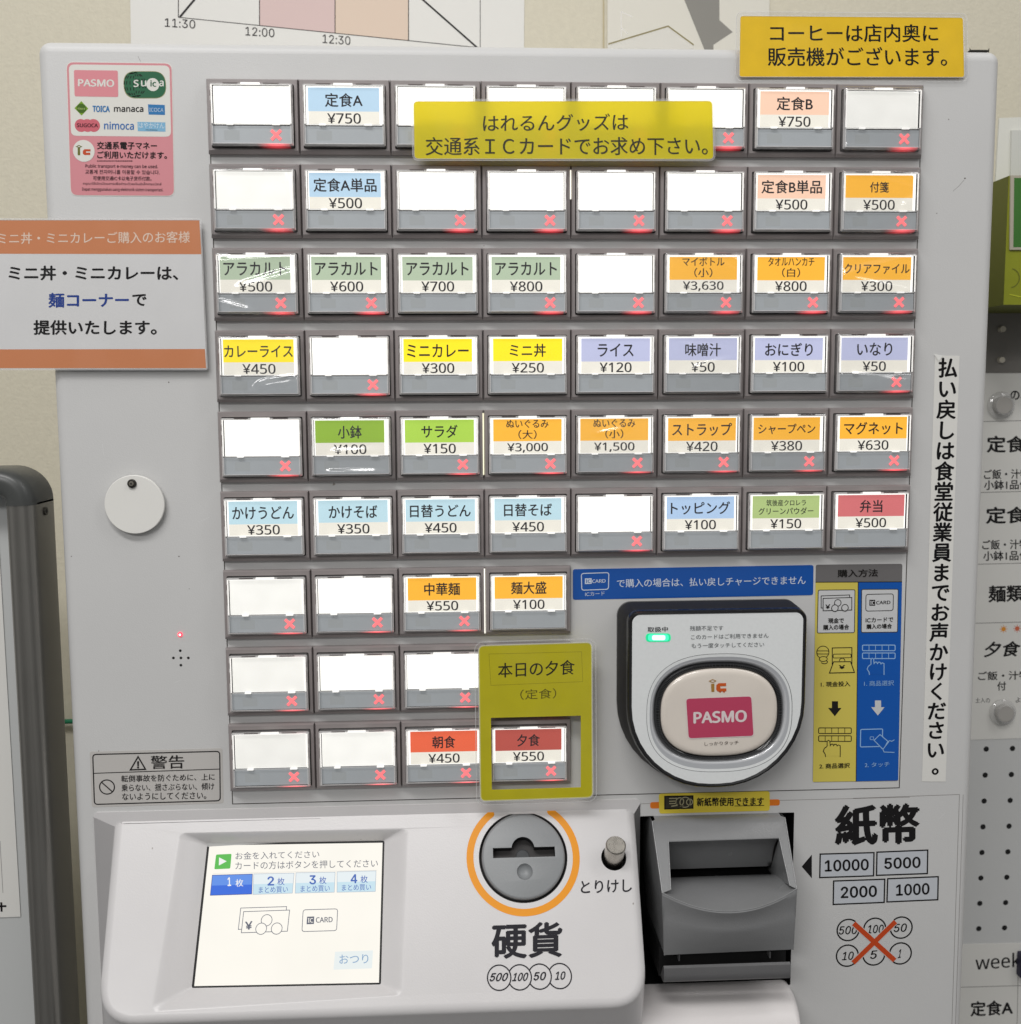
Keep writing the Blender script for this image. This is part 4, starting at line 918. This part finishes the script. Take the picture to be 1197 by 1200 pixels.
    for e in (((95, 86), (160, 84), (160, 116), (95, 118)), ((670, 73), (746, 71), (746, 102), (670, 104))): s.plate(P, rquad(q(*e), 1.7, 6), 0, .12, og)
    s.plate(P, rquad(q((138, 43), (695, 30), (695, 128), (140, 143)), 1.8), .12, .3, ye)
    s.flat(P, q((165, 53), (312, 50), (312, 118), (165, 122)), ink, .36); gl_ = C((170, 164, 130))
    s.flat(P, q((172, 60), (305, 57), (305, 112), (172, 115)), C((58, 56, 46)), .4)
    for x, y, r in ((270, 85, 3.4), (243, 82, 2.6), (292, 84, 2.0)): s.ring(P, P.at(*z([(x, y)])[0]), r, .6, gl_, .45, 20)
    for y in (66, 80, 92): s.stroke(P, q((190, y), (228, y - 1)), .6, gl_, .45)
    s.stroke(P, q((200, 105), (235, 100), (262, 106)), .7, gl_, .45)
    (a, b_), (c, d) = z([(328, 84), (665, 80)]); s.text(P, '新紙幣使用できます', ink, .42, px=(a, b_, c, d, 44 / 4.286), bold=.03); s.stroke(P, q((518, 104), (667, 101)), .45, ink, .42)
    s.build('inlet_sticker', machine)
bill()

# ================================================================== notices taped to the machine
GN = 'laminated notices stuck on the machine'
def laminated(name, label, pl, quad, grow, paper, extra, thick=.3, holes=None, r=1.6, cat='sign', group=GN, gloss=True):
    mb = MB(); q = rquad(pl.pp(quad), r); hl = [rquad(pl.pp(h), .4) for h in (holes or [])]
    mb.plate(pl, q, 0, thick, paper, [inset(h, -.01) for h in hl]); extra(mb, thick)
    o = mb.build(name, None); tag(o, label, cat, group)
    if grow:
        f = MB(); f.plate(pl, inset(q, -grow), -.15, thick + .32, LAMIN, [inset(h, .7) for h in hl]) if False else None
        g = inset(q, -grow); f.flat(pl, g, LAMTOP, thick + .3, [inset(h, -.2) for h in hl]); f.flat(pl, g, LAMIN, -.1, [q])
        f.stroke(pl, inset(g, .15), .35, CEDGE, thick + .36, True); f.stroke(pl, inset(q, -.25), .4, CEDGE, thick + .38, True)
        f.build('clear_laminate', o)
    return o
YELP = solid('yellow_paper', (244, 200, 16), .5, noise=.05, nscale=60); OLIV = solid('lime_paper', (196, 186, 0), .5, noise=.04, nscale=60)
def yel_trans():
    m, nt, b, out = nod('thin_yellow_paper'); b.inputs['Base Color'].default_value = (*lin((250, 238, 18)), 1); b.inputs['Roughness'].default_value = .5
    t = nt.nodes.new('ShaderNodeBsdfTranslucent'); t.inputs[0].default_value = (*lin((250, 236, 20)), 1); mx_ = nt.nodes.new('ShaderNodeMixShader'); mx_.inputs[0].default_value = .42
    nt.links.new(b.outputs[0], mx_.inputs[1]); nt.links.new(t.outputs[0], mx_.inputs[2]); nt.links.new(mx_.outputs[0], out.inputs[0]); return m
THIN = yel_trans()
def tx(mb, pl, h):
    def f(s, xl, yl, xr, yr, hh, m=BLACK, **k): mb.text(pl, s, m, h + .08, px=(xl, yl, xr, yr, hh), **k)
    return f
# yellow strip across the top buttons
p1 = Pl((0, 0, -7.4)); dkg = C((52, 52, 30))
def e1(mb, h):
    t = tx(mb, p1, h); t('はれるんグッズは', 566.3, 144.5, 736.5, 143, 20, dkg, bold=.008); t('交通系ＩＣカードでお求め下さい。', 499, 171.5, 829.5, 171, 21.5, dkg, bold=.01)
laminated('notice_strip', 'thin yellow laminated strip with two lines of text across the top button row', p1, [(485, 119), (834.7, 118.5), (836, 186.5), (486, 186)], 1.2, THIN, e1, r=2.5)
p2 = Pl((0, 0, 3.4))
def e2(mb, h):
    t = tx(mb, p2, h); t('コーヒーは店内奥に', 902.4, 39, 1099.5, 39, 21, bold=.014); t('販売機がございます。', 899.8, 66.5, 1109.8, 66.5, 22.5, bold=.014)
laminated('coffee_notice', 'deep yellow laminated notice at the top right corner of the machine', p2, [(867.7, 19), (1128.3, 21), (1129.8, 90.5), (866.6, 90)], 2.6, YELP, e2)
p3 = Pl((0, 0, -8.2))
def e3(mb, h):
    z = zm(540, 740, 5.716); mb.stroke(p3, p3.pp(z([(190, 150), (810, 135), (818, 335), (203, 360)])), .18, C((140, 128, 20)), h + .05, True)
    mb.stroke(p3, inset(rquad(p3.pp([(561, 756.6), (693.6, 752.6), (694.8, 934.2), (563.3, 938.6)]), 3.5), .25), .45, C((226, 224, 150)), h + .04, True)
    t = tx(mb, p3, h); t('本日の夕食', 583.7, 785.5, 673.8, 781.5, 17.5, C((40, 38, 20)), bold=.01); t('（定食）', 610, 814, 652, 812.2, 12, C((96, 90, 20)))
laminated('dinner_notice', 'lime yellow laminated frame with a cut-out window around the lowest right button', p3, [(561, 756.6), (693.6, 752.6), (694.8, 934.2), (563.3, 938.6)], 2.6, OLIV, e3, holes=[[(575.5, 841.1), (680.8, 838.5), (680.8, 922.5), (576.7, 925.4)]], r=3.5)
p4 = Pl((0, 0, 1.2))
def e4(mb, h):
    og = C((212, 138, 96), .45); z = zm(0, 240, 3.99)
    mb.flat(p4, p4.pp([(-19.5, 258.3), (234, 258.3), (236.6, 298), (-19, 297.4)]), og, h + .04); mb.flat(p4, p4.pp([(-18, 409.5), (240.5, 409), (242, 431.5), (-17, 431.5)]), og, h + .04)
    t = tx(mb, p4, h); t('ミニ丼・ミニカレーご購入のお客様', -2, 279.5, 223, 277.8, 13.5, C((236, 214, 196)), bold=.006)
    t('ミニ丼・ミニカレーは、', 10.5, 320, 209.5, 320, 17.5, bold=.03); t('麺コーナー', 57, 352, 151.6, 351.6, 17.5, C((34, 66, 146)), bold=.03); t('で', 155.4, 351.6, 172.4, 351.6, 14, bold=.03); t('提供いたします。', 39.6, 383.8, 184.2, 383.8, 17.5, bold=.03)
laminated('mini_meal_notice', 'white laminated notice with orange bands hanging over the left edge of the machine', p4, [(-20, 257.8), (234.5, 257.8), (242.4, 432), (-18, 432)], .9, solid('notice_paper', (222, 222, 222), .45, noise=.01), e4, r=1.0)
p5 = Pl((0, 0, 4.9))
def strip():
    mb = MB(); mb.plate(p5, p5.pp([(1095.9, 416.5), (1124.7, 417), (1108.4, 916), (1080.6, 915.7)]), 0, .12, C((226, 225, 220), .45, .2))
    s = '払い戻しは食堂従業員までお声かけください。'; n = len(s); A, B = p5.at(1110.8, 431), p5.at(1095.6, 901); em = (B[1] - A[1]) / (n - 1)
    for i, ch in enumerate(s):
        vs, fs = glyphs(ch, .028, False); c = (A[0] + (B[0] - A[0]) * i / (n - 1), A[1] + em * i); k = mb.m(BLACK); j = len(mb.v)
        ox = .55 if ch == '。' else 0; oy = -.45 if ch == '。' else 0
        for x, y, lay in vs: mb.v.append(p5.P(c[0] + (x - .5 + ox * .6) * em * 1.0, c[1] - (y - .38) * em * 1.0 + oy * em * .35, .2 + lay * .012))
        for f in fs: mb.f.append(tuple(j + q for q in f)); mb.mi.append(k)
    mb.flat(p5, p5.pp([(1094, 414.5), (1105, 417), (1100, 423.5)]), C((232, 232, 228), .3), .5)
    tag(mb.build('refund_label', None), 'narrow white paper label with one vertical line of bold black text', 'label')
strip()

# ================================================================== behind and beside the machine
WP = Pl((0, 0, 329.6))
def graph():
    mb = MB(); P = WP; pl_ = lambda *p: P.pp(p); ink = C((40, 38, 40))
    mb.plate(P, pl_((149, -260), (616, -260), (614, 130), (155, 130)), 0, .4, PAPER)
    mb.flat(P, pl_((305, -200), (393, -200), (393, 39), (304.5, 29.6)), C((216, 192, 188)), .45); mb.flat(P, pl_((393, -200), (479, -200), (479, 47.6), (393, 39)), C((222, 202, 184)), .45)
    mb.stroke(P, pl_((209.5, 20.5), (479, 47.8), (600, 60)), .6, ink, .55)
    for x, y in ((209.5, 20.5), (304.5, 29.6), (393, 39), (479, 47.6)): mb.stroke(P, pl_((x, -200), (x, y)), .7, ink, .6)
    mb.stroke(P, pl_((211, 20.5), (290, -74)), 1.7, ink, .65); mb.stroke(P, pl_((430, -58), (564, 60)), 1.5, ink, .65); mb.stroke(P, pl_((563, -200), (563, 120)), .6, C((90, 88, 88)), .6)
    t = tx(mb, P, .5); t('11:30', 193.6, 26.5, 229.3, 28.8, 10.2, ink, bold=.004); t('12:00', 288, 36.6, 322, 39, 10.2, ink, bold=.004); t('12:30', 378.4, 45.5, 411, 48, 10.2, ink, bold=.004)
    o = mb.build('graph_poster', None); tag(o, 'white poster with a time graph and pink shaded bars on the wall above the machine', 'poster')
    mb = MB(); mb.plate(P, pl_((712, -260), (902, -260), (901.5, 130), (712, 130)), .6, 1, C((222, 219, 208), .5, .3)); mb.stroke(P, pl_((707.5, -260), (707.5, 130)), 1.2, C((190, 178, 146)), .4)
    mb.flat(P, pl_((745, -140), (843, -140), (843, 24), (858.5, 38), (836, 53), (836, 60), (826, 60)), C((142, 140, 134)), 1.1)
    tag(mb.build('arrow_poster', None), 'plain white sheet with a grey shape on the wall beside the yellow coffee notice', 'poster')
graph()
def holder():
    P = Pl((0, 0, 70)); mb = MB(); q = P.pp([(713, 52), (783, 31), (813, 53), (813, 66), (713, 66)]); q = [(a, min(b, TOP)) for a, b in q]
    mb.plate(P, q, 0, .5, clear('holder_clear', .12, .05, ior=1.5)); mb.stroke(P, q[:3], 1.0, C((150, 142, 112), .2), .6)
    mb.stroke(P, P.pp([(728, 44), (728, 14), (741, 20)]), .5, CEDGE, .7); mb.stroke(P, P.pp([(728, 33), (736, 40)]), .5, CEDGE, .7)
    tag(mb.build('clear_sleeve', None), 'empty clear plastic sleeve standing on top of the machine', 'plastic sleeve')
    mb = MB(); mb.box((463, TOP - 1.3, 8), (475, TOP, 30), C((56, 54, 50), .6), 1); tag(mb.build('rubber_pad', None), 'small dark pad on the top right corner of the machine', 'pad')
holder()
# ---------------------------------------------------------------- pegboard with menus on the right
PB = Pl((0, 0, 285))
def right():
    mb = MB(); P = PB; a = P.at(1090, 362); b = P.at(1500, 1700)
    hx = [P.at(1156, 877.8)[0] + 25 * i for i in range(-3, 9)]; y0 = P.at(1156, 877.8)[1]
    holes = [ell(x, y0 + 25 * j, 2.6, 2.6, 12) for x in hx for j in range(-1, 8)]
    mb.plate(P, [(a[0], a[1]), (b[0], a[1]), (b[0], b[1]), (a[0], b[1])], -14, 0, PEGB, [])
    for h in holes: mb.flat(P, h, HOLE, .08)
    mb.plate(P, [(a[0], a[1] + 1), (b[0], a[1] + 1), (b[0], P.at(1170, 437)[1]), (a[0], P.at(1170, 437)[1])], 0, 1.2, C((128, 125, 121), .5))
    o = mb.build('pegboard', None); tag(o, 'white pegboard with small round holes to the right of the machine', 'pegboard')
    for x, y in ((1172, 386), (1171, 422)):
        c = P.at(x, y); k = MB(); k.rod(P.P(*c, 1), P.P(*c, 6), 2.6, C((206, 200, 186), .3), 16); k.build('peg', o, 40)
    mb = MB(); h = .5; t = tx(mb, P, h); ink = C((34, 33, 34))
    mb.plate(P, P.pp([(1100, 436), (1420, 430), (1420, 858), (1100, 868)]), .1, h, PAPER)
    gy = C((150, 148, 146))
    for y in (494, 577, 661, 730): mb.stroke(P, P.pp([(1110, y + 1), (1400, y - 6)]), .7, gy, h + .05)
    t('定食A', 1156, 520.5, 1218, 520.5, 20, ink, bold=.03); t('ご飯・汁物', 1153, 556, 1206, 555, 11.5, ink, bold=.02); t('小鉢1品付', 1153, 568.5, 1206, 567.5, 11.5, ink, bold=.02)
    t('定食B', 1155, 604, 1217, 603, 20, ink, bold=.03); t('ご飯・汁物', 1151, 638.5, 1205, 637.5, 11.5, ink, bold=.02); t('小鉢1品付', 1152, 651.5, 1206, 650.5, 11.5, ink, bold=.02)
    t('麺類', 1158, 696, 1200, 695, 20, ink, bold=.03); t('夕食', 1153.6, 761, 1195.5, 760, 18.5, ink, bold=.03, shear=.1); t('ご飯・汁物', 1146, 792, 1206, 791, 10.5, ink, bold=.02); t('付', 1168.4, 804, 1179, 803.6, 10.5, ink, bold=.02)
    t('土入の', 1143, 820.6, 1160, 820.4, 6, ink); t('よ', 1190, 820, 1196, 820, 6, ink); t('の、', 1184, 463, 1200, 464, 11, ink, bold=.03)
    for x, y, c in ((1176, 737, (224, 150, 60)), (1192, 736.5, (206, 110, 80))):
        cc_ = P.at(x, y); mb.disc(P, cc_, 2.2, C(c), h + .06)
        for k in range(8): mb.stroke(P, [(cc_[0] + 2.6 * math.cos(k * .785), cc_[1] + 2.6 * math.sin(k * .785)), (cc_[0] + 3.6 * math.cos(k * .785), cc_[1] + 3.6 * math.sin(k * .785))], .7, C(c), h + .06)
    tag(mb.build('menu_sheet', None), 'tall white menu sheet held by round magnets on the pegboard', 'menu')
    mb = MB(); t = tx(mb, P, h); mb.plate(P, P.pp([(1100, 1107), (1420, 1100), (1420, 1420), (1100, 1430)]), .1, h, PAPER)
    t('week', 1143, 1128, 1196, 1124, 17, ink, bold=.006); mb.stroke(P, P.pp([(1110, 1157), (1400, 1149)]), .7, gy, h + .05); t('定食A', 1137, 1182, 1187, 1180, 18, ink, bold=.03); mb.stroke(P, P.pp([(1193, 1140), (1190, 1300)]), .6, gy, h + .05)
    tag(mb.build('weekly_menu', None), 'white menu sheet headed in handwritten letters at the bottom right', 'menu')
    mb = MB(); c0, c1 = P.at(1192, 1114), P.at(1206, 1141); mb.plate(P, rrect(c0[0], c0[1], c1[0], c1[1], 1.2), .6, 8, C((46, 44, 66), .35), bev=.8); tag(mb.build('dark_clip', None), 'small dark violet clip on the handwritten menu sheet', 'clip')
    for x, y, lab in ((1172, 475, 'clear ring magnet at the top of the tall menu sheet'), (1174, 834, 'clear ring magnet at the bottom of the tall menu sheet')):
        c = P.at(x, y); mg = thing('magnet', lab, 'magnet', P.P(*c, .6), 'clear round magnets on the menu sheet')
        m = MB(); r1 = ell(c[0], c[1], 12.2, 12.2, 40); Q = lambda l, hh: [P.P(*p, hh) for p in l]
        m.loft([Q(r1, .6), Q(r1, 3), Q(inset(r1, 2.2), 4.4), Q(inset(r1, 3.6), 4.8), Q(inset(r1, 3.2), 8), Q(inset(r1, 3.7), 8.8), Q(inset(r1, 4.8), 8.8)], clear('magnet_clear', .22, .06, ior=1.5, boost=2.2)); m.build('magnet_rim', mg, 40)
        k = MB(); k.plate(P, inset(r1, 4.6), 1, 8.2, solid('magnet_core', (176, 173, 168), .4), bev=.5); k.build('magnet_core', mg, 40)
right()
def green():
    P = Pl((0, 0, 195)); o = thing('leaflet_box', 'lime green leaflet box with a white framed panel at the right edge', 'leaflet box', (P.at(1200, 357)[0], P.at(1200, 357)[1], 235))
    li, dk = solid('lime_plastic', (140, 146, 34), .4, noise=.03), solid('olive_plastic', (98, 102, 28), .5)
    a, b = P.at(1182.5, 206), P.at(1300, 357); mb = MB(); mb.plate(P, [(a[0], a[1]), (b[0], a[1]), (b[0], b[1]), (a[0], b[1])], -134.5, 0, li, side=dk); mb.build('box_body', o)
    mb = MB(); q = P.pp([(1183.5, 206), (1300, 206), (1300, 293), (1182.5, 293)]); mb.plate(P, q, .2, 1.6, C((178, 172, 156), .4)); mb.flat(P, P.pp([(1187.5, 209), (1300, 209), (1300, 290), (1186.5, 290)]), C((64, 116, 50), .35, .5), 1.7); mb.build('front_panel', o)
    mb = MB(); c = P.at(1184, 326); mb.ring(P, c, 7.5, .7, dk, .3, 30, -80, 80); mb.stroke(P, P.pp([(1183, 345), (1215, 352)]), .8, C((190, 196, 60)), .3); mb.build('box_emblem', o)
    Q = Pl((0, 0, 230)); mb = MB(); mb.plate(Q, Q.pp([(1170, 139), (1300, 134), (1300, 240), (1164, 240)]), 0, 2, C((222, 222, 214), .5)); mb.plate(Q, Q.pp([(1183, 154), (1300, 152), (1300, 240), (1181, 240)]), 2.1, 4, C((208, 209, 203), .4))
    tag(mb.build('leaflet', None), 'white leaflets standing in the lime green box', 'leaflet')
green()
# ---------------------------------------------------------------- white board stand on the left
def board():
    P = Pl((0, 0, 0)); x0, x1 = P.at(4.5, 592)[0], P.at(38, 592)[0]; ytop = P.at(20, 549)[1]; yc = P.at(20, 590)[1]
    o = thing('whiteboard_stand', 'aluminium framed whiteboard with dark rounded corner at the left edge', 'whiteboard', (x0 - 100, 1500, 18))
    wdt = x1 - x0; dep = 37; 
    def prof():       # closed cross-section: a = across the rail (0 inner, 1 outer), d = depth
        return [(0, 10), (0, 4), (.06, 1.6), (.16, .5), (.30, 0), (.55, 0), (.72, .5), (.86, 2.0), (.95, 4.5), (1, 8), (1, 34), (.96, dep), (.0, dep)]
    rad = yc - ytop
    def ring_at(ang=None, y=None):
        out = []
        for a, d in prof():
            if ang is None: out.append(Vector((x0 + a * wdt, y, d)))
            else:
                rr = (rad - wdt) + a * wdt; cx_ = x1 - rad; out.append(Vector((cx_ + rr * math.cos(ang), yc - rr * math.sin(ang), d)))
        return out
    post = MB(); post.loft([ring_at(y=yc + .4), ring_at(y=1500)], ALU); post.build('frame_post', o, 38)
    cap = MB(); grow = lambda l: [p + Vector((0, 0, -.6 if p.z < 20 else 0)) for p in l]
    rg = [grow(ring_at(y=yc + 1.5))] + [grow(ring_at(R(90 * i / 14))) for i in range(15)] + [[p + Vector((-14, 0, 0)) for p in grow(ring_at(R(90)))]]
    cap.loft(rg, CAPP); cap.build('corner_cap', o, 38)
    rail = MB(); rail.loft([[p + Vector((-14, 0, 0)) for p in ring_at(R(90))], [p + Vector((-500, 0, 0)) for p in ring_at(R(90))]], ALU); rail.build('top_rail', o, 38)
    bd = MB(); bd.plate(Pl((0, 0, 20)), [(x0 - 500, ytop + 10), (x0 + .5, ytop + 10), (x0 + .5, 1490), (x0 - 500, 1490)], -6, 0, C((196, 198, 197), .25)); bd.build('board_panel', o)
    sc = MB(); c = Vector((x1, P.at(48, 603)[1], 20)); sc.rod(c, c + Vector((1.0, 0, 0)), 2.6, C((70, 68, 62), .3), 18); sc.rod(c + Vector((1, 0, 0)), c + Vector((1.2, 0, 0)), 1.2, HOLE, 8); sc.build('screw', o, 40)
    B = Pl((0, 0, 19.6)); mb = MB(); q = B.pp([(-200, 560), (-4, 585), (24.5, 1074), (-200, 1082)])
    mb.plate(B, q, 0, .3, PAPER); mb.stroke(B, B.pp([(0.5, 985), (4, 1046)]), .25, C((120, 118, 116)), .4); mb.stroke(B, B.pp([(-10, 1062), (8, 1061.5)]), 1.3, BLACK, .4); mb.stroke(B, B.pp([(2, 1057), (2.4, 1068)]), 1.3, BLACK, .42)
    tag(mb.build('board_notice', None), 'white paper sheet on the whiteboard at the left edge', 'paper')
board()
cb = MB(); pc = Pl((0, 0, 322)); a, b = pc.at(60, 846), pc.at(140, 844); cb.rod(pc.P(*a), pc.P(*b), 2.2, C((36, 120, 84), .4), 14)
tag(cb.build('green_cable', None, 40), 'short stretch of green cable between the whiteboard and the machine', 'cable')
